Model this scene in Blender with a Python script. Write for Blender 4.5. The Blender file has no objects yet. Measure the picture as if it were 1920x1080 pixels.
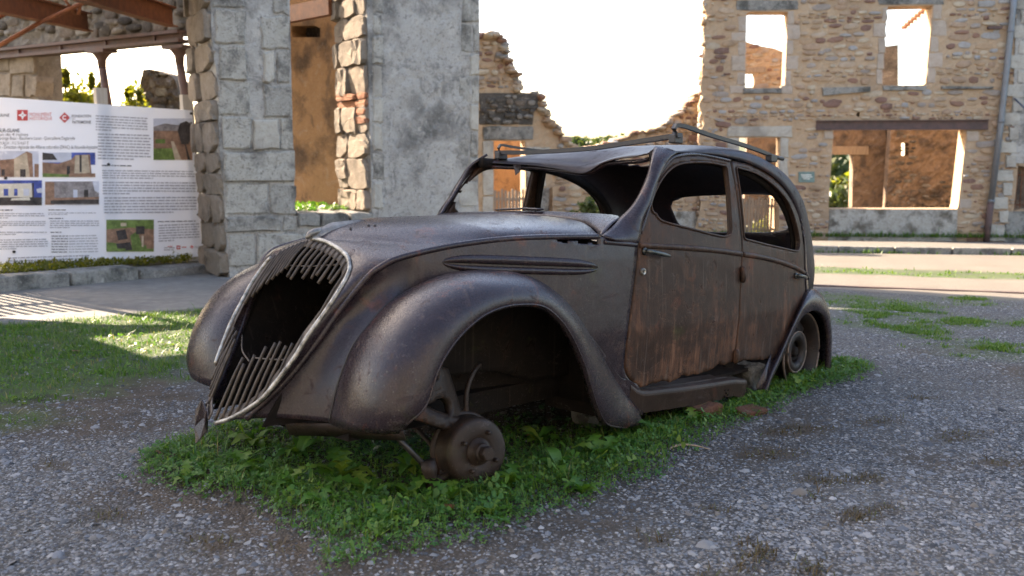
import bpy, bmesh, math, random
import numpy as np
from mathutils import Vector, Matrix
R = math.radians
random.seed(7); rng = np.random.default_rng(7)
S = bpy.context.scene
COL = S.collection

# ------------------------------------------------------------------ camera, sky, sun, exposure
cam_d = bpy.data.cameras.new('camera'); cam = bpy.data.objects.new('camera', cam_d); COL.objects.link(cam)
cam.location = (0, 0, 1.022); cam.rotation_euler = (R(90 - 9.083), 0, 0)
cam_d.sensor_width = 36; cam_d.lens = 36 * 1595.2 / 1920
cam_d.clip_start = 0.05; cam_d.clip_end = 3000
cam_d.dof.use_dof = True; cam_d.dof.focus_distance = 3.7; cam_d.dof.aperture_fstop = 3.0
S.camera = cam
SUN_AZ, SUN_EL = -49.6, 27.0          # azimuth measured from +Y towards +X, elevation
W = bpy.data.worlds.new('World'); S.world = W; W.use_nodes = True
nt = W.node_tree; bg = nt.nodes['Background']
sky = nt.nodes.new('ShaderNodeTexSky'); sky.sky_type = 'NISHITA'; sky.sun_disc = False
sky.sun_elevation = R(SUN_EL); sky.sun_rotation = R(SUN_AZ)
sky.air_density = 1.0; sky.dust_density = 2.4; sky.ozone_density = 0.8
nt.links.new(sky.outputs[0], bg.inputs[0]); bg.inputs[1].default_value = 0.11
sd = bpy.data.lights.new('sun', 'SUN'); sd.energy = 4.8; sd.angle = R(0.53); sd.color = (1.0, 0.86, 0.68)
sun = bpy.data.objects.new('sun', sd); COL.objects.link(sun)
_d0 = _d = Vector((math.sin(R(SUN_AZ)) * math.cos(R(SUN_EL)), math.cos(R(SUN_AZ)) * math.cos(R(SUN_EL)), math.sin(R(SUN_EL))))
sun.rotation_euler = _d.to_track_quat('Z', 'Y').to_euler()
vs = S.view_settings; vs.view_transform = 'Standard'; vs.look = 'None'; vs.gamma = 1.0; vs.use_curve_mapping = False
vs.exposure = 2.62
vs.use_white_balance = True; vs.white_balance_temperature = 6900; vs.white_balance_tint = 14
S.render.resolution_x = 1024; S.render.resolution_y = 576

SLOPE = math.tan(R(3.132))              # the street falls away from the camera
def GZ(x, y):                            # ground height
    y = np.asarray(y, float); s = np.minimum(y, 24.0)
    return -SLOPE * s - .3 * SLOPE * np.clip(y - 24.0, 0, 60)
# ------------------------------------------------------------------ helpers
def mesh_obj(name, verts, faces, mat, parent=None, smooth=True, mats=None, midx=None, uv=None):
    me = bpy.data.meshes.new(name)
    me.from_pydata([tuple(map(float, v)) for v in verts], [], [tuple(map(int, f)) for f in faces])
    if smooth: me.polygons.foreach_set('use_smooth', [True] * len(me.polygons))
    me.materials.append(mat)
    if mats:
        for m in mats: me.materials.append(m)
    if midx is not None: me.polygons.foreach_set('material_index', list(midx))
    me.update()
    o = bpy.data.objects.new(name, me); COL.objects.link(o)
    if parent: o.parent = parent
    return o
def big_mesh(name, V, F, mat, smooth=False, attr=None):
    """fast path: V (n,3) float, F (m,k) int of equal-sized faces"""
    V = np.asarray(V, np.float32); F = np.asarray(F, np.int32); k = F.shape[1]
    me = bpy.data.meshes.new(name)
    me.vertices.add(len(V)); me.vertices.foreach_set('co', V.ravel())
    me.loops.add(F.size); me.loops.foreach_set('vertex_index', F.ravel())
    me.polygons.add(len(F)); me.polygons.foreach_set('loop_start', np.arange(0, F.size, k, dtype=np.int32))
    if smooth: me.polygons.foreach_set('use_smooth', np.ones(len(F), bool))
    if attr is not None:
        a = me.attributes.new('tint', 'FLOAT', 'POINT'); a.data.foreach_set('value', np.asarray(attr, np.float32))
    me.materials.append(mat); me.update(calc_edges=True); me.validate()
    o = bpy.data.objects.new(name, me); COL.objects.link(o); return o
def empty(name, loc=(0, 0, 0), rot=(0, 0, 0)):
    o = bpy.data.objects.new(name, None); o.empty_display_size = .1; COL.objects.link(o)
    o.location = loc; o.rotation_euler = rot; return o
def tag(o, label=None, cat=None, group=None, kind=None):
    if label: o['label'] = label
    if cat: o['category'] = cat
    if group: o['group'] = group
    if kind: o['kind'] = kind
    return o
def solid(o, t, off=-1):
    m = o.modifiers.new('thick', 'SOLIDIFY'); m.thickness = t; m.offset = off; return o
def bevel(o, w, seg=2):
    m = o.modifiers.new('bev', 'BEVEL'); m.width = w; m.segments = seg; m.limit_method = 'ANGLE'; m.angle_limit = R(40); return o
def subd(o, n=1):
    m = o.modifiers.new('sub', 'SUBSURF'); m.levels = n; m.render_levels = n; return o
def gridf(n, m, closed=False):
    F = []
    for i in range(n - 1):
        for j in range(m if closed else m - 1):
            F.append((i * m + j, i * m + (j + 1) % m, (i + 1) * m + (j + 1) % m, (i + 1) * m + j))
    return F
def cat(P, n):
    """Catmull-Rom resample of polyline P (k,d) to n points by arc length"""
    P = np.asarray(P, float); k = len(P)
    if k == 2:
        t = np.linspace(0, 1, n)[:, None]; return P[0] * (1 - t) + P[1] * t
    out = []
    Q = np.vstack([2 * P[0] - P[1], P, 2 * P[-1] - P[-2]])
    for i in range(k - 1):
        p0, p1, p2, p3 = Q[i:i + 4]
        for t in np.linspace(0, 1, 12, endpoint=False):
            out.append(.5 * (2 * p1 + (p2 - p0) * t + (2 * p0 - 5 * p1 + 4 * p2 - p3) * t * t + (3 * p1 - p0 - 3 * p2 + p3) * t ** 3))
    out.append(P[-1]); out = np.array(out)
    d = np.r_[0, np.cumsum(np.linalg.norm(np.diff(out, axis=0), axis=1))]
    s = np.linspace(0, d[-1], n)
    return np.stack([np.interp(s, d, out[:, j]) for j in range(out.shape[1])], 1)
def tube(path, r, n=8, closed=False, flat=None):
    """tube along path (k,3); r scalar or per point; flat=(a,b) elliptical section"""
    P = np.asarray(path, float); k = len(P); r = np.atleast_1d(np.asarray(r, float)); r = np.interp(np.linspace(0, 1, k), np.linspace(0, 1, len(r)), r) if len(r) > 1 else np.full(k, r[0])
    T = np.gradient(P, axis=0); T /= np.linalg.norm(T, axis=1)[:, None] + 1e-9
    up = np.array([0, 0, 1.]); V = []
    for i in range(k):
        s = np.cross(T[i], up)
        if np.linalg.norm(s) < .05: s = np.cross(T[i], np.array([1., 0, 0]))
        s /= np.linalg.norm(s); q = np.cross(s, T[i])
        for j in range(n):
            a = 2 * math.pi * (j + .5) / n
            fa, fb = flat if flat else (1, 1)
            V.append(P[i] + r[i] * (s * math.cos(a) * fa + q * math.sin(a) * fb))
    F = gridf(k, n, True); F.append(tuple(range(n))[::-1]); F.append(tuple((k - 1) * n + j for j in range(n)))
    return V, F
def lathe(prof, n=32, axis='y'):
    """prof list of (r, a): revolve round local axis"""
    V = []
    for r, a in prof:
        for j in range(n):
            t = 2 * math.pi * j / n
            V.append((r * math.cos(t), a, r * math.sin(t)) if axis == 'y' else (r * math.cos(t), r * math.sin(t), a))
    return V, gridf(len(prof), n, True)
def boxv(x0, x1, y0, y1, z0, z1):
    V = [(x0, y0, z0), (x1, y0, z0), (x1, y1, z0), (x0, y1, z0), (x0, y0, z1), (x1, y0, z1), (x1, y1, z1), (x0, y1, z1)]
    return V, [(0, 3, 2, 1), (4, 5, 6, 7), (0, 1, 5, 4), (1, 2, 6, 5), (2, 3, 7, 6), (3, 0, 4, 7)]
class MB:
    def __init__(s): s.v = []; s.f = []
    def add(s, VF):
        V, F = VF; b = len(s.v); s.v += [tuple(p) for p in V]; s.f += [tuple(i + b for i in f) for f in F]; return s
    def build(s, name, mat, parent=None, smooth=False): return mesh_obj(name, s.v, s.f, mat, parent, smooth)
def inside(pts, poly):
    x, y = pts[:, 0], pts[:, 1]; c = np.zeros(len(pts), bool); n = len(poly)
    for i in range(n):
        (x1, y1), (x2, y2) = poly[i], poly[(i + 1) % n]
        k = (y1 > y) != (y2 > y)
        with np.errstate(divide='ignore', invalid='ignore'):
            c ^= k & (x < (x2 - x1) * (y - y1) / (y2 - y1 + 1e-12) + x1)
    return c
def snap_to(pts, poly):
    P = np.asarray(poly, float); A = P; B = np.roll(P, -1, 0); best = None
    d = B - A; L = (d ** 2).sum(1) + 1e-12
    t = np.clip(((pts[:, None] - A) * d).sum(2) / L, 0, 1)
    q = A + t[..., None] * d; dist = ((q - pts[:, None]) ** 2).sum(2)
    i = dist.argmin(1); return q[np.arange(len(pts)), i], dist.min(1)
def patch2d(outer, holes=(), res=.02):
    """clipped regular grid inside a polygon (with holes) whose rim is snapped to the outline -> pts2d, faces"""
    O_ = np.asarray(outer, float); lo = O_.min(0) - res; hi = O_.max(0) + res
    nx = int((hi[0] - lo[0]) / res) + 1; ny = int((hi[1] - lo[1]) / res) + 1
    X, Y = np.meshgrid(lo[0] + res * np.arange(nx + 1), lo[1] + res * np.arange(ny + 1), indexing='ij')
    P = np.stack([X.ravel(), Y.ravel()], 1)
    ctr = np.stack([(X[:-1, :-1] + res / 2).ravel(), (Y[:-1, :-1] + res / 2).ravel()], 1)
    keep = inside(ctr, O_)
    for h in holes: keep &= ~inside(ctr, np.asarray(h, float))
    I, J = np.divmod(np.arange(nx * ny), ny); m = ny + 1
    F = np.stack([I * m + J, (I + 1) * m + J, (I + 1) * m + J + 1, I * m + J + 1], 1)
    cnt = np.zeros(len(P), int); np.add.at(cnt, F[keep].ravel(), 1)
    tot = np.zeros(len(P), int); np.add.at(tot, F.ravel(), 1)
    rim = (cnt > 0) & (cnt < 4); ri = np.where(rim)[0]
    cand = [snap_to(P[ri], q) for q in [O_] + [np.asarray(h, float) for h in holes]]
    D = np.stack([c[1] for c in cand]); w = D.argmin(0)
    P[ri] = np.stack([c[0] for c in cand])[w, np.arange(len(ri))]
    F = F[keep]; used = np.unique(F); mp = -np.ones(len(P), int); mp[used] = np.arange(len(used))
    return P[used], mp[F]

# ------------------------------------------------------------------ materials
class NT:
    def __init__(s, name):
        s.m = bpy.data.materials.new(name); s.m.use_nodes = True; s.t = s.m.node_tree; s.n = s.t.nodes; s.l = s.t.links
        s.b = s.n['Principled BSDF']; s.tc = s.n.new('ShaderNodeTexCoord')
    def new(s, k, **kw):
        n = s.n.new('ShaderNode' + k)
        for a, v in kw.items(): setattr(n, a, v)
        return n
    def put(s, sock, v):
        if isinstance(v, bpy.types.NodeSocket): s.l.new(v, sock)
        elif v is not None: sock.default_value = v
    def noise(s, scale, detail=6, rough=.6, vec=None, dist=0.0):
        n = s.new('TexNoise'); n.inputs['Scale'].default_value = scale; n.inputs['Detail'].default_value = detail
        n.inputs['Roughness'].default_value = rough; n.inputs['Distortion'].default_value = dist
        s.put(n.inputs['Vector'], vec or s.tc.outputs['Object']); return n.outputs['Fac']
    def voro(s, scale, vec=None, feature='F1', out='Distance', rnd=1.0):
        n = s.new('TexVoronoi'); n.feature = feature; n.inputs['Scale'].default_value = scale; n.inputs['Randomness'].default_value = rnd
        s.put(n.inputs['Vector'], vec or s.tc.outputs['Object']); return n.outputs[out]
    def map(s, scale=(1, 1, 1), vec=None, rot=(0, 0, 0), loc=(0, 0, 0)):
        n = s.new('Mapping'); n.inputs['Scale'].default_value = scale; n.inputs['Rotation'].default_value = rot; n.inputs['Location'].default_value = loc
        s.put(n.inputs['Vector'], vec or s.tc.outputs['Object']); return n.outputs[0]
    def ramp(s, fac, stops, interp='LINEAR'):
        n = s.new('ValToRGB'); e = n.color_ramp.elements; n.color_ramp.interpolation = interp
        while len(e) < len(stops): e.new(.5)
        for x, (p, c) in zip(e, stops): x.position = p; x.color = (c, c, c, 1) if isinstance(c, (int, float)) else (*c[:3], 1)
        s.put(n.inputs[0], fac); return n.outputs[0]
    def mix(s, fac, a, b, mode='MIX'):
        n = s.new('Mix', data_type='RGBA', blend_type=mode, clamp_factor=True)
        A = lambda c: (*c[:3], 1) if isinstance(c, tuple) else c
        s.put(n.inputs[0], fac); s.put(n.inputs[6], A(a)); s.put(n.inputs[7], A(b)); return n.outputs[2]
    def math(s, op, a, b=None, c=None):
        n = s.new('Math', operation=op)
        for i, v in enumerate((a, b, c)): 
            if v is not None: s.put(n.inputs[i], v)
        return n.outputs[0]
    def rng(s, v, a, b, c=0., d=1.):
        n = s.new('MapRange'); n.clamp = True
        for i, x in enumerate((v, a, b, c, d)): s.put(n.inputs[i], x)
        return n.outputs[0]
    def bump(s, h, strength=.3, dist=.01, normal=None):
        n = s.new('Bump'); n.inputs['Strength'].default_value = strength; n.inputs['Distance'].default_value = dist
        s.put(n.inputs['Height'], h)
        if normal is not None: s.l.new(normal, n.inputs['Normal'])
        return n.outputs[0]
    def out(s, col=None, rough=None, normal=None, metal=None, spec=None, alpha=None):
        for k, v in (('Base Color', col), ('Roughness', rough), ('Normal', normal), ('Metallic', metal), ('Specular IOR Level', spec), ('Alpha', alpha)):
            if v is None: continue
            if k == 'Base Color' and isinstance(v, tuple): v = (*v[:3], 1)
            s.put(s.b.inputs[k], v)
        return s.m
    def sep(s, vec): 
        n = s.new('SeparateXYZ'); s.put(n.inputs[0], vec); return n.outputs
    def rand(s): return s.new('ObjectInfo').outputs['Random']
    def attr(s, name):
        n = s.new('Attribute'); n.attribute_name = name; return n.outputs['Fac']

def rust_paint(name, paint, rust, streak=.5, rough=(.28, .7), red=.25, lichen=.35, spec=.5, cover=.5, low=0.):
    """old paint (dark, still a little glossy) eaten by brown rust (rough); low > 0 makes the foot of the panel rustier"""
    M = NT(name); z = M.sep(M.tc.outputs['Object'])[2]
    a1 = M.noise(2.1, 9, .68, dist=.7); a2 = M.noise(9, 8, .72, dist=.8); st = M.noise(1.0, 6, .7, vec=M.map((34, 34, 1.1))); st2 = M.noise(1.0, 4, .6, vec=M.map((90, 90, 2.2), loc=(5, 3, 1))); fine = M.noise(330, 3, .65); grit = M.noise(135, 5, .7)
    m = M.math('ADD', M.math('ADD', M.math('MULTIPLY', a1, .55), M.math('MULTIPLY', a2, .30)), M.math('MULTIPLY', st, .30 * streak))
    if low: m = M.math('ADD', m, M.rng(z, .75, .15, 0., low))
    th = .575 + .15 * streak + (.5 - cover) * .35
    m = M.ramp(m, [(max(0, th - .07), 0), (th - .01, .35), (th + .02, .75), (min(1, th + .10), 1)])
    lt = tuple(min(1, x * k_ + .003) for x, k_ in zip(rust, (1.65, 1.75, 1.85))); dk = tuple(x * .42 for x in rust)
    rc = M.mix(M.ramp(a2, [(.35, 0), (.68, 1)]), tuple(x * .72 for x in rust), tuple(x * 1.25 for x in rust))
    rc = M.mix(M.math('MULTIPLY', M.ramp(st, [(.54, 0), (.70, 1)]), streak), rc, lt); rc = M.mix(M.math('MULTIPLY', M.ramp(st2, [(.30, 1), (.44, 0)]), streak * .8), rc, dk)
    pc = M.mix(M.ramp(a2, [(.3, 0), (.7, 1)]), tuple(x * .7 for x in paint), tuple(x * 1.35 for x in paint)); pc = M.mix(M.math('MULTIPLY', M.ramp(st2, [(.56, 0), (.7, 1)]), streak * .45), pc, tuple(x * 1.9 + .004 for x in paint))
    c = M.mix(m, pc, rc)
    rd = M.noise(4.1, 8, .74, vec=M.map((1, 1, .7), loc=(3, 1, 7)), dist=1.2); c = M.mix(M.math('MULTIPLY', M.ramp(rd, [(.585, 0), (.625, .6), (.70, 1)]), red), c, (.17, .050, .024))
    bl = M.noise(8.5, 9, .78, vec=M.map((1, 1, 1), loc=(9, 4, 2)), dist=1.6); fl = M.ramp(bl, [(.595, 0), (.61, 1)]); c = M.mix(M.math('MULTIPLY', fl, .75), c, tuple(x * .30 for x in rust))
    rim = M.ramp(bl, [(.575, 0), (.592, 1), (.605, 0)]); c = M.mix(M.math('MULTIPLY', rim, .45), c, lt)
    f2 = M.noise(6.3, 10, .8, vec=M.map((1, 1, 1.2), loc=(1, 8, 5)), dist=1.1); pale = M.ramp(f2, [(.60, 0), (.612, 1)]); c = M.mix(M.math('MULTIPLY', M.math('MULTIPLY', pale, M.ramp(grit, [(.42, 0), (.55, 1)])), .40), c, (.115, .098, .098))
    dr = M.noise(1.0, 3, .5, vec=M.map((62, 62, .9), loc=(2, 9, 4))); c = M.mix(M.math('MULTIPLY', M.math('MULTIPLY', M.ramp(dr, [(.60, 0), (.66, 1)]), M.ramp(a1, [(.4, 0), (.6, 1)])), streak * .55), c, tuple(x * .38 for x in rust)); c = M.mix(M.math('MULTIPLY', M.ramp(dr, [(.33, 1), (.38, 0)]), streak * .30), c, (.135, .105, .085))
    li = M.math('ADD', M.voro(64, vec=M.map((1, 1, 1), loc=(2, 2, 2))), M.math('MULTIPLY', M.noise(30, 4, .7), .16)); lm = M.math('MULTIPLY', M.ramp(li, [(.17, 1), (.25, 0)]), M.ramp(M.noise(3.1, 5), [(.50, 0), (.62, 1)])); c = M.mix(M.math('MULTIPLY', lm, lichen), c, (.33, .32, .27))
    mo = M.ramp(M.noise(5.2, 7, .72, vec=M.map(loc=(7, 7, 1))), [(.62, 0), (.74, 1)]); c = M.mix(M.math('MULTIPLY', mo, .5), c, (.052, .062, .016))
    c = M.mix(M.math('MULTIPLY', M.ramp(fine, [(.55, 0), (.8, 1)]), .22), c, lt); c = M.mix(M.math('MULTIPLY', M.ramp(grit, [(.3, 1), (.42, 0)]), .55), c, dk)
    r = M.math('ADD', M.rng(m, 0, 1, rough[0], rough[1]), M.math('MULTIPLY', M.math('SUBTRACT', grit, .5), .25)); r = M.math('ADD', r, M.math('MULTIPLY', fl, .2))
    h = M.math('ADD', M.math('MULTIPLY', fine, .35), M.math('MULTIPLY', grit, M.rng(m, 0, 1, .35, 1.1))); h = M.math('ADD', h, M.math('MULTIPLY', M.noise(3.0, 3), 5.5)); h = M.math('SUBTRACT', h, M.math('MULTIPLY', fl, .8))
    return M.out(c, r, M.bump(h, .38, .004), metal=.0, spec=spec)
M_body = rust_paint('rusted_body_paint', (.0200, .0140, .0175), (.074, .036, .026), .50, (.28, .66), .45, .40, .38, cover=.46)
M_door = rust_paint('brown_rusted_door', (.033, .0195, .0140), (.098, .047, .0265), 1.0, (.44, .72), .26, .12, .18, cover=.66, low=.07)
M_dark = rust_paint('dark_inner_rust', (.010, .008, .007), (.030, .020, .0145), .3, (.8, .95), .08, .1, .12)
M_sillrust = rust_paint('dull_sill_rust', (.028, .018, .014), (.066, .036, .024), .35, (.45, .72), .2, .2, .22, cover=.5)
M_roof = rust_paint('dull_roof_paint', (.019, .0145, .0185), (.046, .026, .022), .25, (.46, .72), .25, .35, .30, cover=.40)
M_drum = rust_paint('brown_cast_rust', (.024, .0165, .013), (.054, .033, .023), .2, (.50, .8), .3, .2, .25, cover=.60)
M_wheel = rust_paint('dark_wheel_rust', (.014, .010, .009), (.042, .026, .018), .2, (.5, .8), .2, .15, .25, cover=.55)
def plain(name, col, rough=.5, metal=0., bump=.1, scale=60, var=.35):
    M = NT(name); n = M.noise(scale / 6, 6, .65)
    c = M.mix(M.ramp(n, [(.3, 0), (.7, 1)]), tuple(x * (1 - var) for x in col), tuple(min(1, x * (1 + var)) for x in col))
    return M.out(c, M.rng(n, .3, .7, rough * .8, min(1, rough * 1.2)), M.bump(M.noise(scale, 4), bump, .004), metal)
M_trim = plain('weathered_bright_trim', (.30, .285, .25), .42, .75, .3, 220, .8)
M_grille = plain('brown_grille_metal', (.075, .058, .044), .55, .2, .25, 160, .5)
M_steel = plain('dull_black_iron', (.035, .032, .032), .45, .3, .15, 120, .4)
M_handle = plain('tarnished_handle_metal', (.07, .075, .07), .3, .7, .1, 120, .5)
# ------------------------------------------------------------------ the rusted saloon car
# car axes: u rearwards from the front axle, v towards the near (left) side, w up
CAR = empty('rusted_car', (-0.521, 3.405, 0.0))
_ya, _cp, _cr = 0.81320, 0.02528, -0.00405
CAR.matrix_world = Matrix.Translation((0, 0, 1.022)) @ Matrix.Rotation(R(-3.132), 4, 'X') @ Matrix.Translation((0, 0, -1.022)) @ Matrix.Translation((-0.521, 3.405, 0)) @ Matrix.Rotation(_ya, 4, 'Z') @ Matrix.Rotation(_cp, 4, 'Y') @ Matrix.Rotation(-_cr, 4, 'X')
tag(CAR, 'rusted brown wreck of an old saloon car without glass or front wheel', 'car')
def C3(P): P = np.asarray(P, float).reshape(-1, 3); return np.stack([P[:, 0], -P[:, 1], P[:, 2]], 1)
def MIR(P): P = np.array(P, float).reshape(-1, 3); P[:, 1] *= -1; return P
def part(name, P, F, mat, parent=None, smooth=True, thick=0):
    o = mesh_obj(name, C3(P), F, mat, parent or CAR, smooth)
    if thick: solid(o, thick, 0)
    return o
def both(name, P, F, mat, parent=None, smooth=True, thick=0):
    """the part on the near side and its mirror image on the far side"""
    a = part(name, P, F, mat, parent, smooth, thick); b = part(name, MIR(P), [f[::-1] for f in F], mat, parent, smooth, thick)
    return a, b
ub = [-.6, -.2, .2, .5, .75, 1.2, 1.6, 2.1, 2.35, 2.55, 2.75, 2.95, 3.1]; vb = [.26, .40, .505, .58, .635, .69, .70, .69, .67, .62, .53, .42, .3]
wb = [0, .2, .5, .8, .95, 1.1, 1.25, 1.33, 1.4]; db = [-.01, 0, .015, 0, -.018, -.042, -.075, -.12, -.17]
_us = np.linspace(-.6, 3.1, 400); _vs = np.interp(_us, ub, vb); _k = np.hanning(41); _k /= _k.sum()
_vs = np.convolve(np.r_[np.full(20, _vs[0]), _vs, np.full(20, _vs[-1])], _k, 'valid')
def VV(u, w): return np.interp(u, _us, _vs) + np.interp(w, wb, db)
def onside(P2, off=0.): P2 = np.asarray(P2, float); return np.stack([P2[:, 0], VV(P2[:, 0], P2[:, 1]) + off, P2[:, 1]], 1)
def ragged(P, amp, seed, n):
    g = np.random.default_rng(seed); Q = cat(P, n); k = np.convolve(g.normal(0, 1, n + 4), [.25, .5, .25], 'same')[2:-2]
    Q[:, 1] += amp * k; Q[0] = P[0]; Q[-1] = P[-1]; return Q

GAP = np.array([(1.165, 1.243), (1.105, 1.233), (1.043, 1.181), (.974, 1.104), (.932, 1.034), (.868, .958), (.832, .853), (.795, .655), (.766, .507), (.757, .378), (.766, .325), (.80, .282), (.863, .242)])
SPLIT = np.array([(1.60, 1.238), (1.612, 1.1), (1.623, .878), (1.613, .78), (1.591, .562), (1.579, .368), (1.568, .285)])
FD_WIN = cat([(.96, .985), (.935, 1.0), (.939, 1.04), (.996, 1.115), (1.082, 1.180), (1.181, 1.215), (1.381, 1.231), (1.545, 1.224)], 40)
FD_WIN = np.vstack([FD_WIN, cat([(1.555, 1.21), (1.53, .91)], 8), cat([(1.52, .898), (1.433, .889), (1.147, .930), (1.0, .955), (.965, .975)], 20)])
RD_TOP = cat([(1.655, 1.222), (1.863, 1.200), (2.055, 1.140), (2.204, 1.052), (2.285, .935), (2.312, .848), (2.285, .808), (2.25, .803)], 40)
RD_WIN = np.vstack([RD_TOP, cat([(2.24, .803), (1.899, .842), (1.67, .872)], 14), cat([(1.645, .885), (1.645, 1.21)], 8)])
def gx(d): Q = GAP.copy(); Q[:, 0] += d; return Q
fd = np.vstack([cat(gx(.006)[::-1], 50), cat([(1.171, 1.249), (1.318, 1.262), (1.46, 1.258), (1.592, 1.249)], 16), cat(SPLIT - [.005, 0], 24),
                ragged([(1.563, .284), (1.50, .283), (1.40, .275), (1.267, .256), (1.15, .262), (1.072, .246), (.95, .258), (.875, .243)], .007, 3, 40)])
rdp = np.vstack([cat((SPLIT + [.006, 0])[::-1], 24), cat([(1.612, 1.249), (1.85, 1.235), (2.06, 1.182), (2.22, 1.10), (2.33, .985), (2.375, .86), (2.39, .74), (2.41, .62), (2.425, .55), (2.31, .478), (2.20, .375), (2.10, .28), (2.06, .245)], 60),
                 ragged([(2.045, .243), (1.90, .255), (1.80, .268), (1.621, .279)], .006, 5, 26)])
def side_patch(name, poly, holes, mat, res=.0125, off=0.):
    P, F = patch2d(poly, holes, res); return both(name, onside(P, off - .011), [tuple(f) for f in F], mat, None, True, .022)
fdn, fdf = side_patch('front_door', fd, [FD_WIN], M_door)
rdn, rdf = side_patch('rear_door', rdp, [RD_WIN], M_door)
# mouldings, raised window frames, handles, lock and hinges belong to their doors
def bead(name, P2, r, parent, off=.002, n=60, mat=M_door, flat=(.7, 1.0), far=None):
    Q = onside(cat(P2, n), off); V_, F_ = tube(C3(Q), r, 10, flat=flat); mesh_obj(name, V_, F_, mat, parent)
    if far:
        V_, F_ = tube(C3(MIR(Q)), r, 10, flat=flat); mesh_obj(name, V_, F_, mat, far)
bead('belt_moulding', [(.838, .853), (1.138, .839), (1.40, .822), (1.607, .803)], .0125, fdn, far=fdf)
bead('belt_moulding', [(1.624, .801), (1.80, .784), (2.016, .755), (2.25, .712), (2.385, .682)], .0125, rdn, far=rdf)
bead('window_frame', np.vstack([FD_WIN, FD_WIN[:1]]), .0055, fdn, .002, 160, M_door, far=fdf)
bead('window_frame', np.vstack([RD_WIN, RD_WIN[:1]]), .0055, rdn, .002, 160, M_door, far=rdf)
bead('drip_edge', [(.85, .905), (.935, 1.045), (1.0, 1.145), (1.10, 1.228), (1.20, 1.253), (1.32, 1.263), (1.46, 1.259), (1.592, 1.25)], .007, fdn, .004, 60, M_body, far=fdf)
def handle(p0, p1, parent, sgn=1):
    A, B = [onside([p])[0] for p in (p0, p1)]; o = np.array([0, 1, 0])
    P = np.array([A + o * .0, A + o * .022, A * .96 + B * .04 + o * .030, (A + B) / 2 + o * .034, B + o * .026])
    if sgn < 0: P = MIR(P)
    V_, F_ = tube(C3(cat(P, 18)), np.interp(np.linspace(0, 1, 18), [0, .2, .8, 1], [.011, .0105, .009, .006]), 10, flat=(.7, 1)); h = mesh_obj('door_handle', V_, F_, M_handle, parent)
    V_, F_ = lathe([(0, .0), (.017, .0), (.017, -.007), (.012, -.011), (0, -.011)], 16)
    q = C3((A if sgn > 0 else MIR(A))[None] if sgn > 0 else MIR(A))[0]
    e = mesh_obj('escutcheon', np.array(V_) * [1, sgn, 1] + q, F_, M_handle, parent)
for s_, a_, b_ in ((1, fdn, rdn), (-1, fdf, rdf)):
    handle((.866, .828), (1.0, .806), a_, s_); handle((2.24, .672), (2.36, .658), b_, s_)
q = onside([(.854, .742)])[0]
V_, F_ = lathe([(0, -.006), (.008, -.006), (.009, -.009), (.013, -.009), (.0155, -.005), (.0155, .002)], 20); mesh_obj('door_lock', np.array(V_) + C3(q)[0], F_, M_trim, fdn)
V_, F_ = boxv(-.002, .002, -.0075, -.005, -.005, .005); mesh_obj('keyhole', np.array(V_) + C3(q)[0], F_, M_steel, fdn)
for w0, w1 in ((.665, .745), (.272, .345)):
    us = np.interp((w0 + w1) / 2, SPLIT[::-1, 1], SPLIT[::-1, 0])
    for s_, pr in ((1, rdn), (-1, rdf)):
        P = onside([(us, w0), (us, w0 + .012), (us, (w0 + w1) / 2), (us, w1 - .012), (us, w1)], .012); P = P if s_ > 0 else MIR(P)
        V_, F_ = tube(C3(P), [.006, .014, .015, .014, .006], 10); mesh_obj('door_hinge', V_, F_, M_door, pr)
# B pillars behind the door split
for s_ in (1, -1):
    Q = onside(cat([(1.612, 1.24), (1.615, 1.1), (1.625, .88), (1.60, .6), (1.575, .25)], 16), -.028); Q = Q if s_ > 0 else MIR(Q)
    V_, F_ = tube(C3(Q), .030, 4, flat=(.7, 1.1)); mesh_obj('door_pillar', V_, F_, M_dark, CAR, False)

# ---- hood, nose, side panels
BEAD = np.array([(.619, .588, .889), (.449, .550, .888), (.231, .496, .882), (.062, .455, .868), (-.099, .417, .845), (-.257, .39, .813), (-.321, .37, .782), (-.351, .35, .754), (-.379, .33, .714), (-.434, .29, .629), (-.50, .25, .519), (-.578, .205, .404), (-.64, .165, .329), (-.698, .13, .268)])
TRIMW = np.array([.869, .857, .82, .78, .743, .683, .628, .552, .477, .417, .352, .313, .268, .242])
TRIMV = np.array([.0, .085, .205, .262, .278, .280, .272, .256, .240, .218, .188, .152, .09, .03])
_wu = [.15, .243, .4, .55, .7, .8, .87, .9]; _uu = [-.79, -.755, -.68, -.60, -.50, -.42, -.343, -.28]
def GU(w, v): return np.interp(w, _wu, _uu) + .28 * np.abs(v)
TRIM = np.stack([GU(TRIMW, TRIMV), TRIMV, TRIMW], 1)
CEN = np.array([(.88, 0, .966), (.61, 0, .968), (.362, 0, .960), (.068, 0, .950), (-.106, 0, .938), (-.267, 0, .905), (-.335, 0, .874)])
n = 90
inner = np.vstack([cat(CEN, 46), cat(TRIM, 45)[1:]])
bq = cat(BEAD, 400); hb = cat([(.633, .585, .888)] + [tuple(x) for x in BEAD[1:]], 400)
kb = 175                                         # bead point facing the top of the grille
bb = np.vstack([cat(bq[:kb + 1], 46), cat(bq[kb:], 45)[1:]])
rows = []
m = 15
rear = cat([(.875, 0, .966), (.865, .1, .964), (.81, .3, .951), (.725, .45, .930), (.633, .585, .889)], m)
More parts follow.
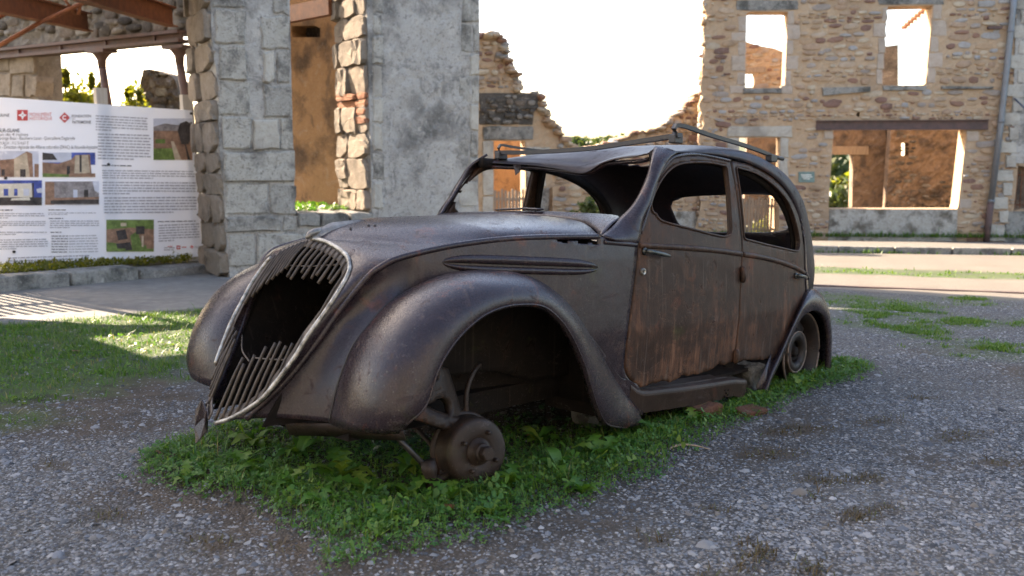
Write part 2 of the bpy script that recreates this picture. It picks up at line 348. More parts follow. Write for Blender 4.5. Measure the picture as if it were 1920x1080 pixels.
for i in range(len(inner)):
    A, B = inner[i], bb[i]; f_ = max(0, 1 - i / 45)
    P1 = A + np.array([0, .62 * (B[1] - A[1]), .0]); P2 = B + np.array([0, -.02, .55 * (A[2] - B[2])])
    if f_ == 0: P1 = A * .66 + B * .34 + np.array([-.012, .0, .004]); P2 = A * .3 + B * .7 + np.array([-.012, .004, .004])
    elif f_ < .35:
        g_ = f_ / .35; P1 = P1 * g_ + (A * .66 + B * .34 + np.array([-.012, 0, .004])) * (1 - g_); P2 = P2 * g_ + (A * .3 + B * .7 + np.array([-.012, .004, .004])) * (1 - g_)
    t = np.linspace(0, 1, m)[:, None]; row = (1 - t) ** 3 * A + 3 * (1 - t) ** 2 * t * P1 + 3 * (1 - t) * t * t * P2 + t ** 3 * B
    g_ = max(0, 1 - i / 12) ** 2; row = row * (1 - g_) + rear * g_
    rows.append(row)
H = np.array(rows)
HM = MIR(H.reshape(-1, 3)).reshape(H.shape); HM[:, 0, 1] *= 1.0
bm = bmesh.new()
for half, flip in ((H, False), (HM, True)):
    vs_ = [bm.verts.new(tuple(C3(p)[0])) for p in half.reshape(-1, 3)]
    for f in gridf(len(H), m): bm.faces.new([vs_[i] for i in (f[::-1] if flip else f)])
bmesh.ops.remove_doubles(bm, verts=[v for v in bm.verts if abs(v.co.y) < 1e-5], dist=1e-5)
me = bpy.data.meshes.new('hood'); bm.to_mesh(me); bm.free(); me.materials.append(M_body); me.polygons.foreach_set('use_smooth', [True] * len(me.polygons)); me.update()
o = bpy.data.objects.new('hood', me); COL.objects.link(o); o.parent = CAR; solid(o, .004, 0)
for s_ in (1, -1):
    P = cat(BEAD, 110).copy(); P[:, 1] += .002; P = P if s_ > 0 else MIR(P)
    V_, F_ = tube(C3(P), .012, 10); mesh_obj('hood_moulding', V_, F_, M_body, CAR)
# side panel: bead/belt above, fender joint below, door gap behind
LOW = np.array([(.90, .652, .115), (.78, .64, .165), (.69, .627, .27), (.605, .614, .375), (.524, .60, .47), (.445, .577, .56), (.35, .549, .635), (.2, .507, .705), (.1, .48, .728), (0, .455, .728), (-.1, .43, .715), (-.2, .40, .70), (-.304, .40, .658), (-.366, .38, .592), (-.425, .37, .526), (-.459, .36, .45), (-.484, .35, .368), (-.505, .34, .262)])
TOPB = np.vstack([[(.832, .634, .853)], [(.72, .612, .872)], BEAD])
tp = cat(TOPB, 400); lw = cat(LOW, 400)
it = np.interp(np.linspace(0, 1, 80), [0, .52, 1], [0, np.argmin(abs(tp[:, 0] + .2)), 399]).astype(int)
il = np.interp(np.linspace(0, 1, 80), [0, .52, 1], [0, np.argmin(abs(lw[:, 0] + .2) + (lw[:, 2] < .5)), 399]).astype(int)
mm = 90; t = np.linspace(0, 1, mm); rows = []
gpts = cat(np.vstack([GAP[6:], [(.90, .115)]]), 200)
for i in range(80):
    A, B = tp[it[i]], lw[il[i]]; row = A + (B - A) * t[:, None]
    s_ = i / 79
    if s_ < .3:
        gg = np.interp(row[:, 2], gpts[::-1, 1], gpts[::-1, 0]) - row[:, 0] - .006 if s_ == 0 else 0
        if s_ == 0: gap_shift = gg
        row[:, 0] += gap_shift * (1 - s_ / .3) ** 2
    vv = VV(row[:, 0], row[:, 2]); k = np.clip((.60 - s_) / .12, 0, 1)
    row[:, 1] = row[:, 1] * (1 - k) + vv * k
    if s_ > .52: row[:, 1] -= .03 * np.sin(np.pi * t) * min(1, (s_ - .52) / .2); row[:, 0] += .012 * np.sin(np.pi * t)
    rows.append(row)
SP = np.array(rows)
sc_ = .25 * (SP[:-1, :-1] + SP[1:, :-1] + SP[1:, 1:] + SP[:-1, 1:]).reshape(-1, 3); rot_ = (sc_[:, 0] > .40) & (sc_[:, 0] < .605) & (sc_[:, 2] > .872 - .085 * np.clip(sc_[:, 0] - .42, 0, .13) - .010 * np.sin(sc_[:, 0] * 55) * np.sin(sc_[:, 0] * 23) + .05 * np.clip(sc_[:, 0] - .56, 0, 1)) & (sc_[:, 2] < .881)   # rusted through under the hood moulding
spn, spf = both('side_panel', SP.reshape(-1, 3), [f for f, k_ in zip(gridf(80, mm), rot_) if not k_], M_body, thick=.005)
# pressed louvre moulding
us = np.linspace(-.09, .603, 60); x = (us - .2565) / .3465; hh = .034 * np.clip(1 - np.abs(x) ** 5, 0, 1) ** .6 + .0005
prof = [(-1, 0), (-.9, .010), (-.62, .015), (-.34, .013), (-.24, .002), (-.22, -.006), (-.02, -.006), (0, .004), (.1, .013), (.5, .017), (.85, .014), (1, 0)]
P = []
for i, u in enumerate(us):
    wc = np.interp(u, [-.09, .603], [.796, .764])
    for a, d in prof:
        w_ = wc + hh[i] * a; P.append((u, VV(u, w_) + .0025 + d * min(1, hh[i] / .03), w_))
for s_, pr in ((1, spn), (-1, spf)):
    part('louvre_moulding', P if s_ > 0 else MIR(P), gridf(60, len(prof)), M_body, pr)
bead('cowl_moulding', [(.64, .868), (.72, .862), (.822, .855)], .011, spn, .002, 16, M_body, far=spf)

# ---- front fenders
I_ = np.array([(-.505, .34, .262), (-.484, .35, .368), (-.459, .36, .45), (-.425, .37, .526), (-.366, .38, .592), (-.304, .40, .658), (-.22, .41, .70), (-.10, .428, .742), (.013, .458, .761), (.118, .485, .763), (.22, .513, .739), (.294, .533, .706), (.359, .551, .667), (.445, .577, .594), (.524, .60, .504), (.605, .614, .411), (.69, .627, .302), (.776, .639, .213), (.861, .645, .139), (.898, .647, .081)])
O_ = np.array([(-.475, .665, .283), (-.462, .705, .325), (-.435, .725, .352), (-.404, .73, .391), (-.385, .73, .441), (-.355, .73, .498), (-.306, .73, .553), (-.243, .73, .601), (-.159, .73, .642), (-.067, .73, .661), (.015, .73, .663), (.102, .73, .655), (.166, .73, .632), (.249, .73, .573), (.321, .73, .491), (.383, .73, .394), (.43, .73, .295), (.477, .728, .214), (.528, .722, .159), (.593, .715, .131), (.72, .69, .10)])
ki = np.array([0, 6, 9, 13, 19]); ko = np.array([0, 6, 10, 14, 20]); ns = [16, 14, 14, 18]
Ic, Oc = [], []
for a in range(4):
    ci = cat(I_, (len(I_) - 1) * 30 + 1); co_ = cat(O_, (len(O_) - 1) * 30 + 1)
    fi = lambda C, p: C[np.argmin(((C - p) ** 2).sum(1))]
    i0, i1 = [np.argmin(((ci - I_[k]) ** 2).sum(1)) for k in ki[a:a + 2]]; o0, o1 = [np.argmin(((co_ - O_[k]) ** 2).sum(1)) for k in ko[a:a + 2]]
    t = np.linspace(0, 1, ns[a], endpoint=(a == 3))
    Ic += [ci[int(round(i0 + (i1 - i0) * x))] for x in t]; Oc += [co_[int(round(o0 + (o1 - o0) * x))] for x in t]
Ic, Oc = np.array(Ic), np.array(Oc); N = len(Ic); rows = []
sm = np.linspace(0, 1, N)
b1 = np.interp(sm, [0, .12, .3, .45, .6, .8, 1], [.07, .13, .08, .012, .02, .03, .0]); b2 = np.interp(sm, [0, .12, .3, .45, .6, .8, 1], [.06, .13, .125, .095, .07, .05, .02])
for i in range(N):
    A, B = Ic[i], Oc[i]; mid = (A + B) / 2; nn = np.array([mid[0] - .05, 0, max(0, mid[2] - .28)]); nn /= np.linalg.norm(nn) + 1e-6
    if sm[i] > .75: nn = np.array([.9, 0, .3])
    if mid[2] < .45 and mid[0] < 0: nn = np.array([-1, 0, .1])
    dv = B[1] - A[1]
    P1 = A + nn * b1[i] + np.array([0, .42 * dv, 0]); P2 = B + nn * b2[i] + np.array([0, .015, 0])
    t = np.linspace(0, 1, 18)[:, None]
    row = (1 - t) ** 3 * A + 3 * (1 - t) ** 2 * t * P1 + 3 * (1 - t) * t * t * P2 + t ** 3 * B
    lipin = np.array([B + [0, -.002, 0] - nn * .006, B - nn * .008 + [0, -.02, 0]])   # rolled-in lip
    rows.append(np.vstack([row, lipin]))
FE = np.array(rows)
for i_ in range(1, N - 1): pass
K = np.array([.25, .5, .25])
for _ in range(3): FE[1:-1, 1:-3] = .25 * FE[:-2, 1:-3] + .5 * FE[1:-1, 1:-3] + .25 * FE[2:, 1:-3]
both('front_fender', FE.reshape(-1, 3), gridf(N, 20), M_body, thick=.004)
for s_ in (1, -1):
    P = cat(Oc, 120) + np.array([0, .001, 0]); P = P if s_ > 0 else MIR(P); V_, F_ = tube(C3(P), .0042, 6); mesh_obj('fender_lip', V_, F_, M_body, CAR)
for s_ in (1, -1):                               # the welt along the joint
    P = cat(I_[:8], 40) + np.array([-.004, .002, .002]); P = P if s_ > 0 else MIR(P); V_, F_ = tube(C3(P), .0045, 6); mesh_obj('fender_welt', V_, F_, M_steel, CAR)

# ---- grille: bright trim, bars, broken middle
for s_ in (1, -1):
    T_ = cat(TRIM, 90).copy(); T_[:, 0] -= .006
    if s_ < 0: T_ = MIR(T_); T_ = T_[24:66]
    V_, F_ = tube(C3(T_), .0085, 10, flat=(1.0, 1.0)); mesh_obj('grille_trim', V_, F_, M_trim, CAR)
    # flange the bars sit in
    Tq = cat(TRIM, 90); nxt = Tq.copy(); c_ = np.array([-.52, 0, .58]); w_ = .030
    dirn = c_ - Tq; dirn[:, 0] = 0; dirn /= np.linalg.norm(dirn, axis=1)[:, None]
    nxt = Tq + dirn * w_; nxt[:, 0] = GU(nxt[:, 2], nxt[:, 1]); nxt[:, 1] = np.maximum(nxt[:, 1], .0)
    P = np.stack([Tq, nxt], 1); P = P.reshape(-1, 3); P = P if s_ > 0 else MIR(P)
    part('grille_flange', P, gridf(90, 2), M_grille, thick=.004)
    for i in range(10):
        v0 = .018 + .0265 * i
        if s_ < 0 and i > 8: continue
        wt = np.interp(v0, TRIMV[:6], TRIMW[:6]); wlo = np.interp(-v0, -TRIMV[:4:-1][::-1], TRIMW[:4:-1][::-1]) if False else np.interp(v0, TRIMV[::-1][:9], TRIMW[::-1][:9])
        up_end = wt - (.135 - .006 * i + .012 * math.sin(i * 2.3)) if s_ > 0 else wt - .11 - .01 * i
        if i == 9: up_end = .60
        dn_end = {1: [.455, .44, .47, .50, .515, .52, .51, .52, .56, .0][i], -1: [0, 0, .0, .47, .50, .51, .52, .53, .55, 0][i]}[s_]
        for w0, w1 in ((wt - .008, up_end), (wlo + .008, dn_end)):
            if w1 == 0 or abs(w0 - w1) < .03: continue
            ws = np.linspace(w0, w1, 10); P = np.stack([GU(ws, v0) - .003 + (.010 if w1 > w0 else .006) * np.linspace(0, 1, 10) ** 2 * rng.uniform(-.6, 1.2), np.full(10, v0 * s_) + .006 * rng.uniform(-1, 1) * np.linspace(0, 1, 10) ** 2, ws], 1)
            V_, F_ = tube(C3(P), .0046, 6, flat=(.75, 1.4)); mesh_obj('grille_bar', V_, F_, M_grille, CAR)
for pts in ([(-.355, .25, .79), (-.40, .12, .775), (-.43, .02, .77), (-.39, -.12, .765)], [(-.60, .02, .45), (-.585, .11, .455), (-.545, .2, .46)], [(-.53, -.19, .50), (-.58, -.10, .46), (-.62, .02, .44)]):
    V_, F_ = tube(C3(cat(pts, 20)), .003, 6); mesh_obj('grille_rod', V_, F_, M_grille, CAR)
# torn sheet hanging below the far half of the grille
P = [(-.735, -.10, .30), (-.745, -.05, .27), (-.748, -.055, .225), (-.752, -.085, .165), (-.758, -.105, .145), (-.752, -.125, .20), (-.74, -.14, .26), (-.722, -.085, .25), (-.728, -.080, .19)]
part('torn_sheet', P, [(0, 1, 2, 7), (0, 7, 5, 6), (7, 2, 8), (7, 8, 3, 5), (5, 3, 4)], M_body, thick=.004, smooth=False)
# winged badge on the nose of the hood
P = []; ks = np.linspace(0, 1, 14)
for k in ks:
    u = -.352 + .255 * k; wc = np.interp(u, CEN[::-1, 0], CEN[::-1, 2]); hw = np.interp(k, [0, .12, .4, .8, 1], [.012, .026, .034, .020, .004]); hi = np.interp(k, [0, .12, .35, .8, 1], [.012, .026, .024, .012, .002])
    for a in np.linspace(-1, 1, 9): P.append((u, hw * a, wc - .004 - .02 * a * a * hw / .034 + hi * (1 - a * a) ** .6 + .003 * math.cos(a * 14) * (abs(a) < .95)))
M_badge = plain('dull_bronze_badge', (.20, .185, .165), .42, .6, .3, 200, .5)
part('hood_badge', P, gridf(14, 9), M_badge)
V_, F_ = tube(C3(cat([(-.372, 0, .868), (-.358, 0, .885), (-.335, 0, .893), (-.31, 0, .90)], 8)), [.006, .013, .014, .010], 10); mesh_obj('badge_head', V_, F_, M_badge, CAR)
for du, dv, r in ((-.165, .10, .006), (-.15, .118, .006), (.02, .0, .004), (.14, .03, .005), (-.23, .075, .004)):
    wc = np.interp(du, CEN[::-1, 0], CEN[::-1, 2]) - .22 * dv * dv * 3; V_, F_ = lathe([(0, -.004), (r, -.004), (r, .006), (r * .6, .009), (0, .009)], 8, 'z'); mesh_obj('hood_stud', np.array(V_) + C3([(du, dv, wc - .004)])[0], F_, M_steel, CAR)

# ---- cowl, windscreen surround, roof
ra = cat([(.888, 0, .966), (.878, .1, .964), (.822, .3, .951), (.737, .45, .930), (.643, .588, .889)], 20)
rb = cat([(.97, 0, .987), (.95, .2, .985), (.91, .4, .98), (.86, .50, .975), (.80, .565, .966)], 20)
P = []
for a in np.linspace(0, 1, 8):
    r_ = ra * (1 - a) + rb * a; r_[:, 2] += .010 * math.sin(math.pi * a); P.append(np.vstack([MIR(r_[:0:-1]), r_]))
part('cowl', np.array(P).reshape(-1, 3), gridf(8, 39), M_body, thick=.004)
V_, F_ = tube(C3(cat([(.935, -.30, .992), (.925, -.12, 1.0), (.915, .02, .998)], 14)), .010, 6, flat=(1.6, .5)); mesh_obj('vent_flap', V_, F_, M_body, CAR)
part('dash_shelf', np.vstack([MIR(rb[:0:-1]) + [.0, 0, -.004], rb + [0, 0, -.004], MIR(rb[:0:-1]) + [.12, 0, -.10], rb + [.12, 0, -.10]]), gridf(2, 39), M_dark, thick=.004)
Q1 = cat([(.643, .588, .889), (.74, .578, .935), (.80, .566, .966), (.846, .580, 1.005), (.901, .583, 1.06), (.964, .580, 1.143), (1.0, .572, 1.21), (1.04, .552, 1.25), (1.09, .53, 1.285)], 40)
Q2 = cat([(.70, .617, .872), (.79, .630, .860), (.828, .640, .865), (.862, .632, .955), (.926, .627, 1.034), (.968, .621, 1.104), (1.037, .612, 1.181), (1.099, .608, 1.235), (1.17, .60, 1.262)], 40)
P = []
for a in np.linspace(0, 1, 8):
    r_ = Q1 * (1 - a) + Q2 * a; b_ = .016 * math.sin(math.pi * a); r_[:, 1] += b_; r_[:, 0] -= b_ * .8; P.append(r_)
both('windscreen_pillar', np.array(P).reshape(-1, 3), gridf(8, 40), M_body, thick=.012)
fr = cat([(1.09, .53, 1.285), (1.06, .52, 1.256), (1.10, .47, 1.256), (1.19, .35, 1.254), (1.25, .12, 1.248), (1.245, .0, 1.205), (1.262, -.2, 1.225), (1.245, -.35, 1.240), (1.19, -.5, 1.243), (1.12, -.57, 1.245)], 41)
E_ = np.array([(1.14, .585, 1.262), (1.30, .612, 1.268), (1.5, .622, 1.268), (1.75, .628, 1.252), (2.0, .636, 1.20), (2.18, .640, 1.125), (2.31, .642, 1.02), (2.375, .640, .90), (2.40, .640, .78), (2.43, .635, .66), (2.50, .615, .575), (2.72, .53, .50), (2.80, .48, .30)])
Cn = np.array([(1.36, 0, 1.292), (1.52, 0, 1.330), (1.70, 0, 1.350), (1.92, 0, 1.355), (2.15, 0, 1.335), (2.40, 0, 1.27), (2.62, 0, 1.16), (2.80, 0, 1.02), (2.92, 0, .88), (3.0, 0, .74), (3.06, 0, .55), (3.08, 0, .32)])
ne = 70; Ec, Cc = cat(E_, ne), cat(Cn, ne); mt = 61; rows = [None] * ne
tt = np.linspace(-1, 1, mt)
for i in range(ne):
    th = tt * math.pi / 2; a = np.cos(th) ** .72; sv = np.sign(tt) * np.abs(np.sin(th)) ** 1.0
    row = np.stack([Ec[i, 0] + (Cc[i, 0] - Ec[i, 0]) * a, Ec[i, 1] * sv, Ec[i, 2] + (Cc[i, 2] - Ec[i, 2]) * a], 1); rows[i] = row[::-1] if False else row
RF = np.array(rows)
frr = cat(fr[::-1], mt)                          # front lip, far to near
pre = []
for k in (0, .25, .5, .75):
    lift = k ** .8; pre.append(frr * (1 - k) + RF[0] * k)
    pre[-1][:, 2] = frr[:, 2] * (1 - lift) + RF[0][:, 2] * lift
RF = np.concatenate([np.array(pre), RF], 0)
sag = np.exp(-((RF[..., 0] - 1.28) / .17) ** 2) * (.040 * np.exp(-((RF[..., 1] - .03) / .16) ** 2) + .026 * np.exp(-((RF[..., 1] + .2) / .3) ** 2)); sag[:3] *= .4
RF[..., 2] -= sag
nr = len(RF); F = []
# openings in the roof skin: the backlight and the rusted-through corner behind the windscreen
def rect_hole(P):  # backlight
    y = P[..., 1]; w_ = P[..., 2] - .03 * y; u = P[..., 0]
    return (u > 2.45) & ((np.abs(y) / .405) ** 4 + (np.abs(w_ - 1.0) / .118) ** 4 < 1)
ctr = .25 * (RF[:-1, :-1] + RF[1:, :-1] + RF[1:, 1:] + RF[:-1, 1:])
tear = ((ctr[..., 0] - 2.0) / .31) ** 2 + ((ctr[..., 1] + .26) / .23) ** 2 + .35 * np.sin(ctr[..., 0] * 31 + ctr[..., 1] * 17) * np.sin(ctr[..., 1] * 43) < 1
kill = rect_hole(ctr)
rag = .02 * rng.normal(size=ctr.shape[:2])
for i in range(nr - 1):
    for j in range(mt - 1):
        if not (kill[i, j] or tear[i, j]): F.append((i * mt + j, i * mt + j + 1, (i + 1) * mt + j + 1, (i + 1) * mt + j))
# pull rim vertices on to the smooth outline
used = np.zeros((nr, mt)); 
for i in range(nr - 1):
    for j in range(mt - 1):
        if kill[i, j]: used[i:i + 2, j:j + 2] += 1
for i in range(nr):
    for j in range(mt):
        if 0 < used[i, j] < 4:
            y, w_ = RF[i, j, 1], RF[i, j, 2] - 1.0 - .03 * RF[i, j, 1]; s_ = ((abs(y) / .405) ** 4 + (abs(w_) / .118) ** 4) ** .25
            if s_ > .3:
                RF[i, j, 1] = y / s_; RF[i, j, 2] = 1.0 + w_ / s_ + .03 * y / s_
part('roof', RF.reshape(-1, 3), F, M_roof, thick=.005)
# header bar under the roof lip, inner side rails
P = cat(fr[4:], 30) + np.array([.035, 0, -.020]); V_, F_ = tube(C3(P), .012, 6, flat=(1.8, .9)); mesh_obj('header_bar', V_, F_, M_body, CAR)
part('torn_flap', [(1.20, -.44, 1.235), (1.205, -.39, 1.232), (1.21, -.40, 1.20), (1.20, -.425, 1.178)], [(0, 1, 2, 3)], M_body, thick=.003, smooth=False)
for s_ in (1, -1):
    P = cat([(1.05, .54, 1.24), (1.2, .575, 1.243), (1.5, .59, 1.246), (1.75, .59, 1.225), (2.0, .60, 1.165), (2.2, .605, 1.07), (2.32, .615, .93), (2.36, .62, .80)], 40); P = P if s_ > 0 else MIR(P)
    V_, F_ = tube(C3(P), .026, 8, flat=(.7, 1.1)); mesh_obj('roof_rail', V_, F_, M_dark, CAR)
# quarter panel between rear door, roof edge and the fender
qp = np.vstack([cat([(2.355, .985), (2.40, .86), (2.40, .74), (2.42, .62), (2.43, .555)], 30), cat([(2.50, .565), (2.46, .66), (2.43, .78), (2.405, .9), (2.36, .99)], 16)])
P, F = patch2d(qp, (), .02); both('rear_quarter', onside(P, .002), [tuple(f) for f in F], M_body, thick=.006)
bead('quarter_moulding', [(2.41, .676), (2.45, .662), (2.475, .645)], .011, CAR, .006, 12, M_body)

# ---- rear fenders and wheel
I_ = np.array([(1.88, .675, .07), (1.965, .68, .19), (2.07, .686, .285), (2.18, .687, .39), (2.29, .68, .49), (2.40, .655, .555), (2.52, .62, .575), (2.66, .565, .555), (2.78, .51, .48), (2.86, .46, .36), (2.90, .43, .22), (2.91, .42, .08)])
O_ = np.array([(1.905, .72, .07), (1.935, .72, .135), (2.019, .72, .213), (2.131, .72, .329), (2.247, .72, .434), (2.335, .72, .470), (2.43, .72, .478), (2.52, .72, .455), (2.595, .72, .402), (2.655, .715, .30), (2.68, .71, .20), (2.69, .71, .09)])
N = 54; Ic, Oc = cat(I_, N), cat(O_, N); rows = []
for i in range(N):
    s_ = i / (N - 1); A, B = Ic[i], Oc[i]; mid = (A + B) / 2
    a_ = np.interp(s_, [0, .25, .5, .75, 1], [165, 140, 90, 25, 0]); nn = np.array([math.cos(R(a_)), 0, math.sin(R(a_))])
    b = np.interp(s_, [0, .2, .5, .8, 1], [.03, .055, .075, .05, .04])
    P1 = A + nn * b * .4 + np.array([0, (B[1] - A[1]) * .55 + .01, 0]); P2 = B + nn * b * 1.1 + np.array([0, .018, 0])
    t = np.linspace(0, 1, 14)[:, None]; row = (1 - t) ** 3 * A + 3 * (1 - t) ** 2 * t * P1 + 3 * (1 - t) * t * t * P2 + t ** 3 * B
    rows.append(np.vstack([row, [B - nn * .006 + [0, -.004, 0], B - nn * .008 + [0, -.022, 0]]]))
FE = np.array(rows)
FE[-1, :, 2] += .03 * rng.normal(size=16); FE[-2, :, 2] += .01 * rng.normal(size=16)
both('rear_fender', FE.reshape(-1, 3), gridf(N, 16), M_body, thick=.004)
part('fender_splash', [(1.84, .69, .12), (1.90, .70, .20), (1.955, .705, .28), (1.97, .70, .20), (1.915, .715, .10), (1.86, .70, .06)], [(0, 1, 4, 5), (1, 2, 3, 4)], M_body, thick=.004)

M_rimedge = plain('light_brown_rim_metal', (.13, .095, .075), .5, .2, .3, 200, .5)  # lighter brown that outlines the rim and hat edges
def wheel(u, v, w, sgn, tilt):
    o = empty('rear_wheel'); o.parent = CAR; o.location = C3([(u, v, w)])[0]; o.rotation_euler = (tilt, 0, 0)
    g = lambda prof: [(r, -a * sgn) for r, a in prof]
    V_, F_ = lathe(g([(.170, -.10), (.205, -.09), (.222, -.085), (.226, -.075), (.212, -.06), (.196, -.03), (.19, 0), (.196, .03), (.212, .048), (.222, .052), (.226, .06), (.222, .066), (.208, .060), (.19, .035), (.178, .0), (.172, -.06)]), 48); mesh_obj('rim', V_, F_, M_wheel, o)
    # pressed disc with six windows, raised hat and open centre
    rr = [.184, .177, .152, .128, .122, .112, .096, .078, .066, .060]; aa = [.0, .006, .010, .012, .022, .034, .038, .036, .024, .006]; nseg = 96; V_ = []; F_ = []
    for r, a in zip(rr, aa):
        for j in range(nseg): tq = 2 * math.pi * j / nseg; V_.append((r * math.cos(tq), -a * sgn, r * math.sin(tq)))
    for i, f in enumerate(gridf(len(rr), nseg, True)):
        ring = i // nseg; j = i % nseg
        if ring in (1, 2) and (j % 16) in (5, 6, 7, 8, 9, 10): continue
        F_.append(f)
    d = mesh_obj('wheel_disc', V_, F_, M_wheel, o); solid(d, .005, 0)
    tq = np.linspace(0, 2 * math.pi, 64); V_, F_ = tube(np.stack([.223 * np.cos(tq), np.full(64, -.063 * sgn), .223 * np.sin(tq)], 1), .0062, 8); mesh_obj('rim_edge', V_, F_, M_rimedge, o)
    tq = np.linspace(0, 2 * math.pi, 48); V_, F_ = tube(np.stack([.115 * np.cos(tq), np.full(48, -.034 * sgn), .115 * np.sin(tq)], 1), .006, 8); mesh_obj('hat_edge', V_, F_, M_rimedge, o)
    V_, F_ = lathe(g([(.0, -.02), (.062, -.02), (.062, .004), (.03, .006), (.028, .03), (.022, .034), (0, .034)]), 24); mesh_obj('wheel_hub', V_, F_, M_dark, o)
    for k in range(3):
        tq = 2 * math.pi * k / 3 + .5; V_, F_ = lathe(g([(0, .002), (.013, .002), (.013, .020), (.006, .022), (0, .022)]), 6); mesh_obj('wheel_nut', np.array(V_) + [.075 * math.cos(tq), 0, .075 * math.sin(tq)], F_, M_drum, o)
    return o
wheel(2.41, .602, .232, 1, 0); wheel(2.41, -.602, .232, -1, 0)

# ---- running boards, chassis, wheel houses, floor, engine bay
for s_ in (1, -1):
    P = []
    for u in np.linspace(.80, 1.71, 24):
        wt = np.interp(u, [.80, .84, .89, 1.0, 1.58, 1.71], [.262, .232, .214, .210, .184, .165]); wl = np.interp(u, [.80, .88, 1.58, 1.71], [.172, .128, .102, .094]) + .006 * rng.normal() * (u > 1.2)
        vo = VV(u, .2) + .006
        for dv, w_ in ((-.13, wt + .014), (-.052, wt + .012), (-.048, wt + .004), (-.042, wt + .004), (-.038, wt + .012), (-.012, wt + .010), (-.004, wt + .006), (0, wt - .004), (.001, wt - .012), (-.004, (wt + wl) / 2), (-.010, wl)): P.append((u, vo + dv, w_))
    part('running_board', P if s_ > 0 else MIR(P), gridf(24, 11), M_sillrust, smooth=False, thick=.004)
    for k, (du, dw) in enumerate(((1.50, .150), (1.515, .135), (1.50, .12), (1.53, .148), (1.53, .125))):
        V_, F_ = lathe([(0, -.0035), (.005, -.0035), (.005, .002)], 8); mesh_obj('bolt_hole', np.array(V_) * [1, s_, 1] + C3([(du, (VV(du, .2) + .004) * s_, dw)])[0], F_, M_dark, CAR)
    P, F = patch2d([(-.42, .22), (-.46, .45), (-.30, .66), (-.1, .74), (.2, .74), (.5, .70), (.66, .60), (.66, .30), (.4, .30), (.22, .36), (.05, .37), (-.1, .36), (-.2, .26)], [cat([(-.085, .475), (-.06, .505), (.0, .53), (.03, .525), (.01, .50), (-.05, .475)], 14)] if s_ > 0 else [], .02)
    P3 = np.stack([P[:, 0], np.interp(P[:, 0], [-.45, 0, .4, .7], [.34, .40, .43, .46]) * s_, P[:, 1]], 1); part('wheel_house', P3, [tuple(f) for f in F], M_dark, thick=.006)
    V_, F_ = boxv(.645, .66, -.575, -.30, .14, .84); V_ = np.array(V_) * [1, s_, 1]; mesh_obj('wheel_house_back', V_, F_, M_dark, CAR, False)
    o = MB().add(boxv(-.40, 2.9, -.40 , -.33, .20, .285)); V_ = np.array(o.v) * [1, s_, 1]; mesh_obj('chassis_rail', V_, o.f, M_dark, CAR, False)
    V_, F_ = tube(C3(np.array([(.30, .415, .70), (.305, .42, .5), (.31, .42, .33)]) * [1, s_, 1]), .006, 6); mesh_obj('house_seam', V_, F_, M_dark, CAR)
b = MB().add(boxv(-.47, -.39, -.40, .40, .20, .25)).build('front_crossmember', M_dark, CAR)
part('nose_valance', [(-.56, .15, .232), (-.51, .33, .258), (-.47, .52, .270), (-.40, .60, .262), (-.53, .14, .185), (-.47, .32, .205), (-.43, .50, .222), (-.37, .58, .225)], [(0, 1, 5, 4), (1, 2, 6, 5), (2, 3, 7, 6)], M_drum, thick=.006)
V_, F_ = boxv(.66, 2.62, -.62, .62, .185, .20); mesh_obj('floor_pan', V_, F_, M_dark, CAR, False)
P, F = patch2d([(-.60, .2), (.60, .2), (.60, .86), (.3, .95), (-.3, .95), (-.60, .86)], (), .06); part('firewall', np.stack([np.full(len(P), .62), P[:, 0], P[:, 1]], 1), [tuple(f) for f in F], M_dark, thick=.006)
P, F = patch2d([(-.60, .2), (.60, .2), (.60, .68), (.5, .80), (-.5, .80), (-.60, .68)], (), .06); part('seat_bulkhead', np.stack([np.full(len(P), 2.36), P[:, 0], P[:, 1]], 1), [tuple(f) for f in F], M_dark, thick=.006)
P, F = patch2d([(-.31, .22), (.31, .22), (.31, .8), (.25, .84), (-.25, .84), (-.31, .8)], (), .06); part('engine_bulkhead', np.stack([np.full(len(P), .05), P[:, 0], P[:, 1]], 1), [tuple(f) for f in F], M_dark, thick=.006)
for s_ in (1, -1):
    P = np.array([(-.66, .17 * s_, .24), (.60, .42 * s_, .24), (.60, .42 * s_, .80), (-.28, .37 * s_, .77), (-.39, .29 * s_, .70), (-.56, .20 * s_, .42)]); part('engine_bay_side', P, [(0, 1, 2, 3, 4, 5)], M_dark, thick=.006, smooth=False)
b = MB().add(boxv(2.36, 2.62, -.48, .48, .74, .76)).build('parcel_shelf', M_dark, CAR)

for s_ in (1, -1):
    P, F = patch2d([(1.95, .08), (2.0, .35), (2.2, .58), (2.6, .60), (2.85, .50), (2.9, .08)], (), .05); part('rear_wheel_house', np.stack([P[:, 0], np.full(len(P), .38 * s_), P[:, 1]], 1), [tuple(f) for f in F], M_dark, thick=.005)
